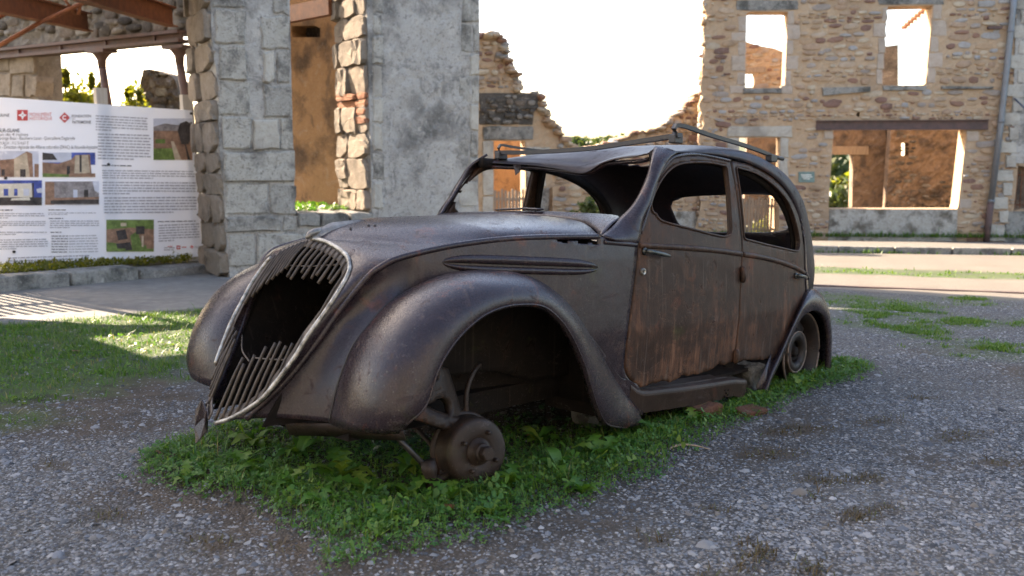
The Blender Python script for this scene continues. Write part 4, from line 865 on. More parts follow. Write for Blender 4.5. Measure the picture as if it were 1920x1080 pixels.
# ------------------------------------------------------------------ low ruins between the two houses, across the street
MW = Face('stepped_ruin_wall', on_ground(985, 449), 14.0, 'grey stepped ruin with a doorway beyond the windscreen', 'ruin')
dq = MW.poly([(926, 264), (985, 264), (985, 470), (926, 470)])
mo = [(MW.px(880, 470)[0], -.2), (MW.px(1078, 470)[0], -.2)] + MW.poly([(1078, 300), (1066, 272), (1050, 256), (1040, 240), (1022, 222), (1012, 190), (1006, 176), (972, 172), (966, 150), (950, 120), (936, 72), (900, 70), (870, 60)])
MW.slab('wall', mo, M_mortar, 0, .5, [dq], .09, rough=.01)
for q in (MW.quad(905, 236, 1000, 263), ): block(MW, 'lintel', q, M_sill, .05)
for k, (x0, x1_) in enumerate(((904, 925), (904, 925), (904, 925), (986, 1030), (986, 1024), (986, 1030), (986, 1026))):
    y0 = [264, 316, 368, 276, 318, 352, 398][k]; y1 = [314, 366, 440, 316, 350, 396, 445][k]; block(MW, 'jamb_block', MW.quad(x0, y0, x1_, y1), M_lintel if k < 3 else M_ashlar, .04)
block(MW, 'parapet_slab', MW.quad(898, 174, 1009, 206), M_darkrub, .06); block(MW, 'parapet_slab', MW.quad(898, 207, 1000, 234), M_darkrub, .03)
A = lay_rubble(mo, [dq, MW.quad(896, 172, 1035, 440)], (.07, .17), (1, 2.6), .03, 21, .05); set_stones(MW.root, A, M_rubble, 120, 6, .06)
Q = cat(np.array(MW.poly([(900, 70), (936, 72), (950, 120), (966, 150), (972, 172)])), 20); Q2 = cat(np.array(MW.poly([(1006, 176), (1012, 190), (1022, 222), (1040, 240), (1050, 256), (1066, 272), (1078, 290)])), 30)
A = np.array([(s_ + g.normal(0, .05), z + .03, g.uniform(.16, .4), g.uniform(.09, .2)) for Q_ in (Q, Q2) for s_, z in Q_]); set_stones(MW.root, A, M_rubble, 60, 16, .32, y=.22, name='coping_stone')
A = lay_rubble(MW.quad(898, 176, 1008, 233), [], (.08, .16), (1, 2.4), .02, 23, .2); set_stones(MW.root, A, M_darkrub, 50, 17, .05, y=-.05)
DB = Face('doorway_back_wall', MW.P0 + MW.b * 2.0, 14.0, 'orange plaster wall behind the picket gate in the stepped ruin', 'ruin')
DB.slab('wall', [(DB.px(890, 400)[0], -.2), (DB.px(1040, 400)[0], -.2), (DB.px(1040, 400)[0], DB.px(940, 262)[1]), (DB.px(890, 400)[0], DB.px(940, 255)[1])], M_orange, 0, .3)
def picket_gate(F_, x0, x1, ytop, ybot, n, label, off=.05):
    o = empty('picket_gate', tuple(F_.root.location), tuple(F_.root.rotation_euler)); tag(o, label, 'gate'); 
    for k in range(n):
        s_, z1_ = F_.px(x0 + (x1 - x0) * (k + .5) / n, ytop + 3 * math.sin(k * 2.1)); _, z0 = F_.px(x0, ybot); V_, F2 = boxv(s_ - .028, s_ + .028, off, off + .02, z0, z1_); mesh_obj('picket', V_, F2, M_wood, o, False)
    for yy in (ytop + (ybot - ytop) * .2, ytop + (ybot - ytop) * .8):
        a, z = F_.px(x0, yy); b, _ = F_.px(x1, yy); V_, F2 = boxv(a, b, off + .022, off + .05, z - .03, z + .03); mesh_obj('gate_rail', V_, F2, M_wood, o, False)
picket_gate(MW, 926, 985, 357, 440, 9, 'grey picket gate closing the doorway of the stepped ruin')
LW = Face('low_garden_wall', on_ground(1200, 449), 2.0, 'low stone wall with a gateway seen through the car windows', 'wall')
gt = LW.poly([(1392, 352), (1452, 352), (1452, 470), (1392, 470)])
lo_ = [(LW.px(1036, 470)[0], -.2), (LW.px(1520, 470)[0], -.2)] + LW.poly([(1520, 330), (1470, 318), (1400, 322), (1330, 318), (1260, 330), (1180, 322), (1100, 332), (1060, 345), (1036, 350)])
LW.slab('wall', lo_, M_mortar, 0, .4, [gt], .09, rough=.008)
A = lay_rubble(lo_, [gt, LW.quad(1250, 395, 1390, 470)], (.09, .19), (1, 2.6), .03, 22, .08); set_stones(LW.root, A, M_rubble, 90, 7, .035)
LW.slab('whitewashed_base', LW.quad(1250, 396, 1388, 455), M_white, -.03, 0)
picket_gate(LW, 1392, 1452, 372, 445, 10, 'grey picket gate in the low garden wall seen through rear window')
def rubble_slope(name, P0, ang, top, label, base, seed, n=110, thick=.6):
    F_ = Face(name, P0, ang, label, 'ruin'); P = F_.poly(top); P = [(P[0][0], -.3)] + P + [(P[-1][0], -.3)]
    F_.slab('wall', P[::-1], M_mortar, 0, thick, (), .12, rough=.03, seed=seed)
    A = lay_rubble(P, [], (.10, .22), (1, 2.4), .03, seed, .02); set_stones(F_.root, A, M_rubble, n, seed, .07)
    Q = cat(np.array(P[1:-1]), 46); A = np.array([(s_, z + .02, g.uniform(.14, .34), g.uniform(.08, .18)) for s_, z in Q]); set_stones(F_.root, A, M_rubble, 46, seed + 1, .3, y=.2, name='coping_stone')
    return F_
rubble_slope('broken_side_wall', on_ground(1230, 446), 3.0, [(1072, 276), (1090, 281), (1130, 274), (1165, 262), (1190, 250), (1215, 247), (1240, 240), (1262, 222), (1285, 205), (1300, 185), (1318, 172)], 'warm rubble wall rising in steps to the roofless house', 0, 31)
# ------------------------------------------------------------------ thick-walled ruin on the left
TZ = .15                                          # its terrace stands above the lane
A0 = on_ground(429, 499, TZ)
LB = Face('thick_walled_ruin', A0, 35.0, 'grey rendered ruin with granite pier and deep window on the left', 'ruin')
H_ = 7.4
def sL(px, py=400): return LB.px(px, py)[0]
sp1, sd1, send = sL(553), sL(698), sL(896)
pier = [(0.02, -.2), (sp1, -.2)] + [LB.px(551, 300), LB.px(546, 100), LB.px(543, -40)] + [(LB.px(543, -40)[0], H_), (LB.px(398, -40)[0], H_)] + [LB.px(395, -40), LB.px(398, 80), LB.px(410, 160), LB.px(412, 280), LB.px(420, 345), LB.px(424, 430)]
LB.slab('pier_core', pier, M_render, .012, 1.0, (), .12, rough=.004)
for i, (m_, x0, y0, x1, y1) in enumerate([
        (0, 398, -60, 458, 14), (0, 402, 18, 460, 82), (0, 411, 85, 462, 150), (0, 411, 153, 469, 215), (0, 415, 218, 471, 280),
        (0, 419, 284, 552, 342), (0, 422, 345, 502, 402), (0, 505, 345, 556, 402), (0, 423, 405, 527, 435), (0, 530, 405, 558, 433), (0, 427, 438, 478, 500), (0, 481, 438, 640, 500),
        (0, 512, -40, 541, 27), (0, 489, 30, 543, 92), (1, 493, 95, 515, 155), (0, 518, 95, 545, 157), (0, 494, 160, 547, 219), (1, 473, 222, 523, 281), (0, 526, 222, 550, 281)]):
    block(LB, 'granite_block', LB.quad(x0, y0, x1, y1), M_lintel if m_ else M_ashlar, .012 + .012 * (i % 3), .25, bev=.02, jit=.010)
# the sunlit return of the pier: rough stones one above the other
gg = np.random.default_rng(4)
JR = Face('pier_return', (0, 0), 0)               # helper frame replaced below by plain children of the ruin
bpy.data.objects.remove(JR.root)
BLK = [stone_proto(100 + i, 12) for i in range(8)]
for me_, pv_, pf_ in BLK:
    g_ = np.random.default_rng(len(me_.vertices) + int(1e4 * abs(pv_[0][0])))
    for i_, v_ in enumerate(me_.vertices):
        a_ = np.array(v_.co); r_ = max(abs(a_[0]), abs(a_[2]), 1e-4); L_ = min(3, i_ // 12); k_ = (.5 / r_, .492 / r_, .462 / r_, 0)[L_]
        v_.co = (a_[0] * k_ * (1 + g_.normal(0, .05) * (L_ < 3)), (.2, -.75, -.97, -1.0)[L_] + g_.normal(0, .07) * (L_ > 0), a_[2] * k_ * (1 + g_.normal(0, .05) * (L_ < 3)))
    me_.polygons.foreach_set('use_smooth', [False] * len(me_.polygons))
def jamb_stones(s0, z0, z1, depth, mat, hs, seed, face=-1, name='jamb_stone'):
    g_ = np.random.default_rng(seed); z = z0
    while z < z1:
        h_ = g_.uniform(*hs); b_ = .03
        while b_ < depth:
            w_ = min(g_.uniform(.3, .75), depth - b_ + .08); me, pv, pf = BLK[g_.integers(8)]; key = (me.name, mat.name)
            if key not in VAR: VAR[key] = me.copy(); VAR[key].materials.clear(); VAR[key].materials.append(mat)
            o = bpy.data.objects.new(name, VAR[key]); COL.objects.link(o); o.parent = LB.root
            o.location = (s0(z) + .0, b_ + w_ / 2, z + h_ / 2); o.scale = (w_ - .02, g_.uniform(.02, .10), h_ - .012); o.rotation_euler = (g_.normal(0, .05), 0, R(-90)); b_ += w_
        z += h_
zs = [p[1] for p in pier[-6:]][::-1]; ss = [p[0] for p in pier[-6:]][::-1]
jamb_stones(lambda z: float(np.interp(z, zs, ss)) , 0, 5.6, 1.0, M_ashlar2, (.26, .42), 1)
# window to the right of the pier: sill wall, lintel, jambs
LB.slab('window_sill_wall', [(sp1 - .02, -.2), (sd1 + .02, -.2), (sd1 + .02, LB.px(640, 405)[1]), (sp1 - .02, LB.px(560, 404)[1])], M_render, .02, .95, (), .12, rough=.004)
for x0, x1 in ((558, 598), (600, 652), (654, 699)): block(LB, 'sill_stone', LB.quad(x0, 398, x1, 424), M_sill, .05, .9)
for x0, x1, y0, y1 in ((640, 720, 426, 480), (722, 800, 412, 480), (802, 870, 405, 470)): block(LB, 'plinth_block', LB.quad(x0, y0, x1, y1), M_ashlar, .02, .3)
zl = LB.px(600, -34)[1] + .34
LB.slab('window_lintel', [(sp1 - .25, zl), (sd1 + .15, zl), (sd1 + .15, zl + .45), (sp1 - .25, zl + .45)], M_lintel, -.02, 1.0)
LB.slab('wall_over_window', [(LB.px(541, -40)[0], zl + .45), (sd1 + .002, zl + .45), (sd1 + .002, H_), (LB.px(541, -40)[0], H_)], M_render, .01, .98, (), .2)
LB.slab('wall', [(sd1, -.2), (send, -.2)] + [LB.px(897, 250), LB.px(899, 60), (LB.px(900, -30)[0], H_), (sd1, H_)], M_render, 0, 1.0, (), .12, rough=.005, seed=2)
for i, (m_, x0, y0, x1, y1) in enumerate([(0, 698, -30, 718, 26), (0, 698, 28, 716, 64), (0, 697, 67, 718, 121), (1, 698, 124, 717, 181), (1, 698, 184, 719, 230), (1, 698, 233, 717, 284), (0, 698, 287, 721, 338), (1, 699, 341, 719, 392),
                                 (0, 866, -20, 899, 42), (0, 863, 46, 884, 98), (0, 886, 46, 899, 98), (1, 880, 101, 898, 142), (0, 861, 145, 882, 193), (0, 884, 145, 898, 193), (1, 880, 196, 897, 246), (0, 860, 249, 880, 293), (0, 882, 249, 896, 293), (1, 878, 296, 896, 338), (1, 860, 340, 896, 388)]):
    block(LB, 'quoin', LB.quad(x0, y0, x1, y1), M_lintel if m_ else M_ashlar, .010 + .01 * (i % 3), .2, bev=.02, jit=.008)
zj = [LB.px(698, y)[1] for y in (396, 338, 296, 232, 176, 60)] + [zl]
for k in range(6): jamb_stones(lambda z: sd1 + .0, zj[k], zj[k + 1], .98, M_brick if k == 3 else M_ashlar2, (.10, .13) if k == 3 else (.24, .42), 60 + k, name='brick' if k == 3 else 'jamb_stone')
o = LB.slab('corner_return', [(send - .02, -.2), (send + .03, -.2), (send + .03, H_), (send - .02, H_)], M_ashlar, .05, 1.0)
# rusted joist that crosses behind the window
V_, F_ = boxv(-.06, .06, 0, 4.2, -.12, .12); o = mesh_obj('rusted_joist', V_, F_, M_iron, None, False)
s_, z = LB.px(622, 12, 1.0); P = LB.P0 + LB.e * s_ + LB.b * 1.0; o.location = (P[0], P[1], LB.z0 + z); o.rotation_euler = (0, 0, R(47)); tag(o, 'orange rusted iron joist end above the window of the grey ruin', 'joist')
# side wall of the room: ochre plaster seen through the window
OW = Face('ochre_room_wall', LB.P0 + LB.e * (sd1 + .40) + LB.b * 1.02, 141.5, 'tall ochre plastered room wall seen through the deep window', 'ruin')
g = np.random.default_rng(9)
OW.slab('wall', [(0, -.1), (3.3, -.1), (3.4, 4.2), (3.0, 5.2), (2.0, 6.0), (0, 6.4)], M_orange, -.4, 0, [OW.quad(545, 48, 600, 70)], .14, rough=.014, seed=4)
o = OW.slab('beam_socket', OW.quad(545, 48, 600, 70), M_darkrub, -.35, -.3)
A = lay_rubble([(.2, 3.2), (3.2, 3.2), (3.2, 4.6), (.2, 5.8)], [], (.09, .18), (1, 2.4), .03, 88, .5); set_stones(OW.root, A, M_rubble, 24, 3, .03, y=-.4)

# ------------------------------------------------------------------ back wall with girder, iron columns, joists and ties
_d = sight(180, 75); GP = np.array([_d[0], _d[1]]) * (15.0 / _d[1])
BW = Face('girder_wall', GP, -29.0, 'blackened rubble wall carried on a dark iron girder at upper left', 'ruin')
gl, gb = BW.px(-60, 118), BW.px(349, 80); gt1, gt0 = BW.px(349, 57), BW.px(-60, 92)
top_ = max(gt1[1], gt0[1])
_re = BW.px(366, 60)[0]
wall = [(gl[0] - .3, gt0[1] - .02), (BW.px(362, 60)[0], gt1[1]), (_re, gt1[1] + .4), (_re, 9.5), (_re - 5, 11.5), (_re - 19.4, 12.5), (_re - 19.4, gt0[1] - .05)]  # tall run to the left is unseen, added to block sun over the banner
BW.slab('wall', wall, M_darkrub, 0, .55, (), .12, rough=.02, seed=6)
A = lay_rubble([(gl[0], gt0[1]), (BW.px(362, 60)[0], gt1[1]), (BW.px(372, 60)[0], 6.8), (gl[0], 6.8)], [], (.10, .22), (1, 2.6), .03, 41, .04); set_stones(BW.root, A, M_darkrub, 130, 12, .05)
q = BW.poly([(0, 97), (66, 97), (70, 190), (70, 330), (0, 330)]); BW.slab('pier', [(gl[0] - 3, -.2), (q[3][0], -.2), q[2], q[1], (gl[0] - 3, q[1][1])], M_ashlar2, .02, .5, (), .12)
for x0, y0, x1, y1 in ((-20, 98, 18, 134), (20, 98, 66, 139), (-10, 137, 22, 182), (24, 142, 47, 182), (50, 142, 71, 182), (-10, 186, 40, 240), (43, 186, 72, 240)): block(BW, 'quoin', BW.quad(x0, y0, x1, y1), M_ashlar2, .03, .3, jit=.015)
GI = empty('iron_girder', tuple(BW.root.location), tuple(BW.root.rotation_euler)); tag(GI, 'long dark iron girder spanning two slim columns at upper left', 'girder')
o = MB()
V_ = [(gl[0], -.16, gl[1]), (gb[0], -.16, gb[1]), (gb[0], .1, gb[1]), (gl[0], .1, gl[1]), (gl[0], -.16, gl[1] + .05), (gb[0], -.16, gb[1] + .05), (gb[0], .1, gb[1] + .05), (gl[0], .1, gl[1] + .05)]; bf = boxv(0, 1, 0, 1, 0, 1)[1]
hgt = gt1[1] - gb[1]
o.add((V_, bf)).add(([(x, y, z + hgt - .05) for x, y, z in V_], bf)).add(([(x, y * .15 - .06, z + (.05 if k < 4 else hgt - .10)) for k, (x, y, z) in enumerate(V_)], bf))
o.build('girder_body', M_girder, GI)
for k in range(5):
    s_ = gl[0] + (gb[0] - gl[0]) * (k + .5) / 5; z = gl[1] + (gb[1] - gl[1]) * (k + .5) / 5
    mesh_obj('stiffener', *boxv(s_ - .02, s_ + .02, -.12, -.05, z + .05, z + hgt - .05), M_girder, GI, False)
for xt, yt, xb, yb, lab in ((192, 92, 206, 200, 'slim rusted iron column left of the notice posts, nearer the middle of the girder'), (338, 84, 352, 190, 'slim rusted iron column beside the granite pier at the girder end')):
    cO = empty('iron_column', tuple(BW.root.location), tuple(BW.root.rotation_euler)); tag(cO, lab, 'column', 'iron columns under the girder')
    s1, z1_ = BW.px(xt, yt); s0, z0 = BW.px(xb, yb); s2 = s1 + (s0 - s1) * z1_ / max(.1, z1_ - z0) * .8; zc = z1_ - .02
    V_, F_ = tube([(s2, -.03, -.1), (s0, -.03, z0), (s1, -.03, zc - .28)], [.075, .07, .062], 16); mesh_obj('shaft', V_, F_, M_girder, cO)
    V_, F_ = tube([(s1, -.03, zc - .30), (s1, -.03, zc - .16), (s1, -.03, zc - .08), (s1, -.03, zc - .05)], [.062, .075, .13, .17], 16); mesh_obj('capital', V_, F_, M_girder, cO)
    V_, F_ = boxv(s1 - .24, s1 + .24, -.17, .11, zc - .05, zc); mesh_obj('cap_plate', V_, F_, M_girder, cO, False)
def Wp(px, py, Z): d = sight(px, py) * (Z / sight(px, py)[1]); return np.array([d[0], d[1], d[2] + 1.022])
def ibeam(name, a, b, h_, w_, mat, label, cat_):
    a, b = np.array(a), np.array(b); L = np.linalg.norm(b - a); o = MB()
    for y0, y1, z0, z1 in ((-w_ / 2, w_ / 2, 0, .02), (-w_ / 2, w_ / 2, h_ - .02, h_), (-.008, .008, .02, h_ - .02)): o.add(boxv(0, L, y0, y1, z0, z1))
    x = o.build(name, mat); d = (b - a) / L; x.location = a; x.rotation_euler = Vector(d).to_track_quat('X', 'Z').to_euler(); tag(x, label, cat_, 'rusted joists overhead'); return x
g1 = BW.px(186, 62); pz = lambda s_, z, y=-.2: np.array(BW.root.matrix_basis @ Vector((s_, y, z)))
BW.root.matrix_basis = Matrix.Translation(BW.root.location) @ Matrix.Rotation(R(-29), 4, 'Z')
ibeam('rusted_joist', pz(*g1), Wp(-30, 18, 10.5), .30, .16, M_iron, 'orange rusted joist entering from the left edge to the girder middle', 'joist')
g2 = BW.px(344, 54); ibeam('rusted_joist', pz(*g2), Wp(150, 2, 10.5), .30, .16, M_iron, 'orange rusted joist running from the top edge to the girder end', 'joist')
tie = empty('tie_rod', (0, 0, 0)); tag(tie, 'thin rusty tie rod slanting under the joists with a hanger', 'tie rod')
V_, F_ = tube([Wp(-20, 96, 11.5), Wp(70, 45, 12.2), Wp(150, 8, 12.8), Wp(200, -14, 13.2)], .030, 8); mesh_obj('rod', V_, F_, M_iron, tie)
V_, F_ = tube([Wp(147, 28, 12.8), Wp(149, 14, 12.8), Wp(152, -8, 12.8)], .028, 8); mesh_obj('hanger', V_, F_, M_iron, tie)
V_, F_ = tube([Wp(122, 0, 12.6), Wp(140, 26, 12.8)], .022, 8); mesh_obj('brace', V_, F_, M_iron, tie)
o = mesh_obj('tie_rod', *tube([Wp(-20, 42, 11.3), Wp(16, 22, 11.6)], .03, 8), M_iron); tag(o, 'short stub of rusty rod at the very left edge under the joist', 'rod')
# fragment of ruin farther back, behind the posts
_d = sight(295, 200); FP = np.array([_d[0], _d[1]]) * (22.0 / _d[1])
FW = Face('wall_stump', FP, -10.0, 'lone grey wall stump topped with moss between the two columns', 'ruin')
top_ = [(252, 200), (256, 172), (262, 152), (270, 134), (280, 129), (300, 134), (318, 140), (330, 152), (336, 175), (340, 205)]
P = FW.poly(top_); FW.slab('wall', ([(P[0][0], -.3)] + P + [(P[-1][0], -.3)])[::-1], M_darkrub, 0, .6, (), .10, rough=.05, seed=8)
A = lay_rubble([(P[0][0], .5)] + P + [(P[-1][0], .5)], [], (.12, .28), (1, 2.2), .03, 51, .05); set_stones(FW.root, A, M_darkrub, 50, 5, .05)

LB.slab('added_wall_over_opening', [(-2.62, 3.7), (LB.px(395, -40)[0], 3.7), (LB.px(398, -40)[0], H_), (-2.62, H_)], M_render, 0, 1.0, (), .3)  # unseen wall above the opening, added to keep sun off the car
LB.slab('added_wall_over_side', [(-4.3, 3.32), (-2.625, 3.32), (-2.625, H_), (-4.3, H_)], M_render, 0, .3, (), .3)  # unseen piece of wall, added to bound the sun patch on the lawn
LB.slab('added_shade_boards', [(-4.4, 1.30), (-3.5, 1.72), (-3.05, 2.30), (-2.60, 2.46), (-2.60, 2.60), (-3.5, 2.60), (-3.6, 3.4), (-4.4, 3.4)], M_wood, .05, .12)  # unseen boarding, its outline shaped to cut sunlight into lawn patches
mesh_obj('added_shade_post', *boxv(-2.70, -2.61, .03, .13, -.2, 3.6), M_wood, LB.root, False)  # unseen post, added to limit the sunlit strip on the lane
GG = empty('picket_gate', tuple(LB.root.location), (0, 0, R(35))); tag(GG, 'unseen wooden picket gate left of the banner, added for its striped shadow on the lane', 'gate')  # unseen pickets, added to cast the stripes on the lane
for k in range(17): mesh_obj('picket', *boxv(-4.28 + k * .098, -4.228 + k * .098, .14, .165, -.2, 1.66 + .03 * math.sin(k * 1.9)), M_wood, GG, False)
for z in (.30, 1.20): mesh_obj('gate_rail', *boxv(-4.3, -2.62, .166, .20, z - .045, z + .045), M_wood, GG, False)
# off to the left: unseen wall added beyond the opening to shade the lane
FL = LB.slab('added_outer_pier', [(-9.5, -.2), (-4.3, -.2), (-4.3, 4.1), (-4.3, H_), (-9.5, H_)], M_render, 0, 1.0, (), .3)

# ------------------------------------------------------------------ information banner on posts, picket fence behind it
_q = on_ground(391, 492, .1)
BN = Face('information_banner', _q, 44.0, 'large white printed information banner hung on two wooden posts', 'banner')
bl_t, bl_b = BN.px(-32, 180), BN.px(-32, 516); br_t, br_b = BN.px(360, 207), BN.px(383, 480)
def UVP(a, b):                                   # banner fraction -> wall coordinates
    T_ = np.array(bl_t) * (1 - a) + np.array(br_t) * a; B_ = np.array(bl_b) * (1 - a) + np.array(br_b) * a; return T_ * (1 - b) + B_ * b
def translucent(name, col, tr=.5):
    M = NT(name); t = M.new('BsdfTranslucent'); t.inputs[0].default_value = (*col, 1); mx = M.new('MixShader'); mx.inputs[0].default_value = tr
    M.out(col, .55, M.bump(M.noise(6, 3), .15, .02), spec=.3)
    o_ = M.n['Material Output']; M.l.new(M.b.outputs[0], mx.inputs[1]); M.l.new(t.outputs[0], mx.inputs[2]); M.l.new(mx.outputs[0], o_.inputs['Surface']); return M.m
M_ban = translucent('white_banner_sheet', (.72, .75, .82), .12)
nx, ny = 41, 25; V_ = []
for i in range(nx):
    for j in range(ny):
        p = UVP(i / (nx - 1), j / (ny - 1)); V_.append((p[0], .006 * math.sin(i * .9) * math.sin(j * .5), p[1]))
mesh_obj('sheet', V_, gridf(nx, ny), M_ban, BN.root)
def flat(name, quads, mat, off, parent=None):
    V_, F_ = [], []
    for q in quads:
        b_ = len(V_); V_ += [(p[0], -off, p[1]) for p in q]; F_.append(tuple(range(b_, b_ + len(q))))
    return mesh_obj(name, V_, F_, mat, parent or BN.root, False)
def pq(x0, y0, x1, y1): return BN.poly([(x0, y0), (x1, y0), (x1, y1), (x0, y1)], -.02)
def tone(name, col, k=8., var=.45):
    M = NT(name); n_ = M.noise(k, 5, .7); n2_ = M.noise(k * 4, 4, .7); c = M.mix(M.ramp(n_, [(.32, 0), (.68, 1)]), tuple(x * (1 - var) for x in col), tuple(min(.9, x * (1 + var)) for x in col)); c = M.mix(M.ramp(n2_, [(.58, 0), (.7, .5)]), c, tuple(min(.9, x * 1.7 + .03) for x in col)); return M.out(c, .5, None, spec=.3)
TN = [tone('picture_pale_sky', (.50, .53, .62), 3, .15), tone('picture_ruin_brown', (.25, .15, .10), 9), tone('picture_green', (.13, .19, .05), 10), tone('picture_pale_plaster', (.46, .38, .28), 8, .3), tone('picture_dark', (.05, .042, .04), 10, .6), tone('picture_deep_blue', (.06, .09, .34), 4, .5), tone('picture_grey_roof', (.24, .22, .22), 12), tone('picture_cream_wall', (.60, .58, .50), 8, .15)]
def picture(x0, y0, x1, y1, shapes):
    """shapes: (tone, points in 0..1 of the picture, y downwards), later ones printed over earlier ones"""
    V_, F_, mi = [], [], []
    for n_, (t, pts) in enumerate(shapes):
        b_ = len(V_); V_ += [(p[0], -(.0115 + .0007 * n_), p[1]) for p in BN.poly([(x0 + (x1 - x0) * a, y0 + (y1 - y0) * b) for a, b in pts], -.02)]; F_.append(tuple(range(b_, b_ + len(pts)))); mi.append(t)
    mesh_obj('printed_photo', V_, F_, TN[0], BN.root, False, TN[1:], mi)
BX = lambda a, b, c, d: [(a, b), (c, b), (c, d), (a, d)]
picture(288, 222, 361, 300, [(0, BX(0, 0, 1, 1)), (6, [(0, .20), (.3, .12), (.6, .16), (1, .08), (1, .4), (0, .4)]), (1, BX(0, .30, 1, 1)), (2, BX(0, .72, .55, 1)), (3, [(.55, 1), (.45, .55), (.52, .55), (.72, 1)]), (4, [(.72, .62), (.62, .3), (.68, .12), (.85, .06), (.98, .15), (1, .4), (.9, .62)]), (2, BX(.05, .5, .3, .6)), (4, [(.8, .6), (.82, .6), (.95, 1), (.88, 1)])])
picture(-30, 283, 73, 332, [(0, BX(0, 0, 1, 1)), (1, [(.28, 1), (.28, .35), (.55, .3), (.78, .02), (.88, .1), (.9, 1)]), (3, [(.55, 1), (.55, .3), (.78, .06), (.84, 1)]), (4, BX(.66, .7, .76, 1)), (6, [(0, 1), (0, .62), (.3, .6), (.3, 1)]), (4, BX(.32, .7, .38, .95)), (1, [(.92, 1), (.92, .5), (1, .5), (1, 1)])])
picture(80, 286, 179, 332, [(5, BX(0, 0, 1, .5)), (0, BX(.0, .0, .55, .4)), (4, [(0, .3), (0, .0), (.2, .05), (.28, .3)]), (1, [(0, .9), (0, .4), (.3, .45), (.55, .28), (.62, .1), (.9, .08), (.93, .9)]), (3, [(.6, .9), (.62, .12), (.86, .1), (.9, .82)]), (4, BX(.7, .1, .74, .8)), (4, BX(.46, .55, .52, .9)), (2, [(0, 1), (0, .84), (.5, .9), (.5, 1)]), (1, BX(.5, .85, 1, 1))])
picture(-30, 338, 79, 385, [(5, BX(0, 0, 1, 1)), (7, [(0, .15), (.82, .12), (.84, .7), (0, .7)]), (4, BX(0, .68, 1, 1)), (5, BX(.34, .34, .42, .62)), (5, BX(.52, .34, .58, .62)), (0, BX(.68, .34, .78, .62)), (7, [(.48, .72), (.78, .68), (.8, .8), (.46, .8)]), (4, BX(.83, .1, .86, 1)), (0, [(.9, .35), (1, .3), (1, .5), (.92, .5)])])
picture(85, 340, 186, 384, [(0, BX(0, 0, 1, 1)), (6, [(0, 1), (0, .02), (.88, 0), (.92, .4), (1, .5), (1, 1)]), (1, BX(0, .02, .17, 1)), (4, BX(.1, .78, 1, .96)), (0, BX(.52, .36, .60, .72)), (4, BX(.72, .36, .80, .7)), (1, [(0, .72), (1, .66), (1, .76), (0, .82)])])
picture(200, 412, 289, 472, [(2, BX(0, 0, 1, 1)), (1, [(0, .3), (.5, .25), (1, .3), (1, .8), (.6, .8), (0, .7)]), (4, [(.2, .35), (.4, .3), (.45, .6), (.25, .65)]), (3, BX(.3, .1, .42, .2)), (2, [(.5, .5), (.65, .35), (.75, .8), (.55, .95)]), (4, [(.2, .75), (.5, .7), (.55, .95), (.25, .98)]), (1, [(.8, .55), (1, .5), (1, .9), (.85, .9)]), (3, BX(.74, .5, .78, .85)), (2, BX(0, .9, .4, 1)), (4, BX(.62, .2, .8, .45))])
M_ink = plain('grey_print_ink', (.10, .11, .14), .6, 0, 0, 10, .05); M_ink2 = plain('pale_print_ink', (.30, .32, .38), .6, 0, 0, 10, .05); M_redink = plain('red_print_ink', (.52, .05, .05), .5, 0, 0, 10, .05); M_whiteink = plain('white_print_ink', (.8, .8, .82), .5, 0, 0, 10, .02)
def para(x0, y0, x1, y1, nl, mat, seed, last=.6, dy=0.):
    g_ = np.random.default_rng(seed); Q = []
    for l in range(nl):
        ya = y0 + (y1 - y0) * (l + .2) / nl; yb = ya + (y1 - y0) * .42 / nl; xe = x1 if l < nl - 1 else x0 + (x1 - x0) * last; x = x0
        while x < xe - 2:
            w_ = min(g_.choice([3, 5, 7, 9, 12]), xe - x); s_ = dy * (x - x0) / (x1 - x0); Q.append(BN.poly([(x, ya + s_), (x + w_, ya + s_ + dy * w_ / (x1 - x0)), (x + w_, yb + s_ + dy * w_ / (x1 - x0)), (x, yb + s_)], -.02)); x += w_ + 1.6
    flat('printed_text', Q, mat, .011)
para(180, 215, 277, 246, 6, M_ink2, 1, .3, 5); para(184, 249, 283, 300, 9, M_ink2, 2, .7, 3); para(191, 308, 247, 313, 1, M_ink, 3, 1, 1)
para(192, 318, 366, 336, 4, M_ink2, 4, .55, 2); para(193, 340, 367, 366, 5, M_ink2, 5, .3, 1); para(196, 369, 369, 402, 6, M_ink2, 6, .75, -1)
para(296, 414, 367, 418, 1, M_ink, 7, 1, -1); para(298, 421, 374, 455, 7, M_ink2, 8, .4, -3); para(308, 463, 328, 471, 2, M_ink2, 9, 1, 0)
para(-28, 392, 24, 397, 1, M_ink, 10, 1); para(-28, 399, 84, 411, 3, M_ink2, 11, .4); para(-28, 414, 86, 428, 4, M_ink2, 12, .3); para(-28, 434, 88, 442, 2, M_ink2, 13, .5); para(-28, 449, 90, 470, 5, M_ink2, 14, .5, -2)
para(91, 392, 124, 396, 1, M_ink, 15, 1); para(91, 398, 180, 404, 2, M_ink2, 16, .4); para(92, 408, 122, 412, 1, M_ink, 17, 1); para(94, 413, 186, 429, 4, M_ink2, 18, .4); para(95, 434, 116, 438, 1, M_ink, 19, 1)
for k in range(7): para(97, 441 + 5 * k, 128, 445 + 5 * k, 1, M_ink, 20 + k, 1); para(130, 441 + 5 * k, 184, 445 + 5 * k, 1, M_ink2, 30 + k, 1, -1)
para(15, 482, 168, 503, 4, M_ink2, 40, .8, -5); para(315, 461, 327, 464, 1, M_redink, 41, 1)
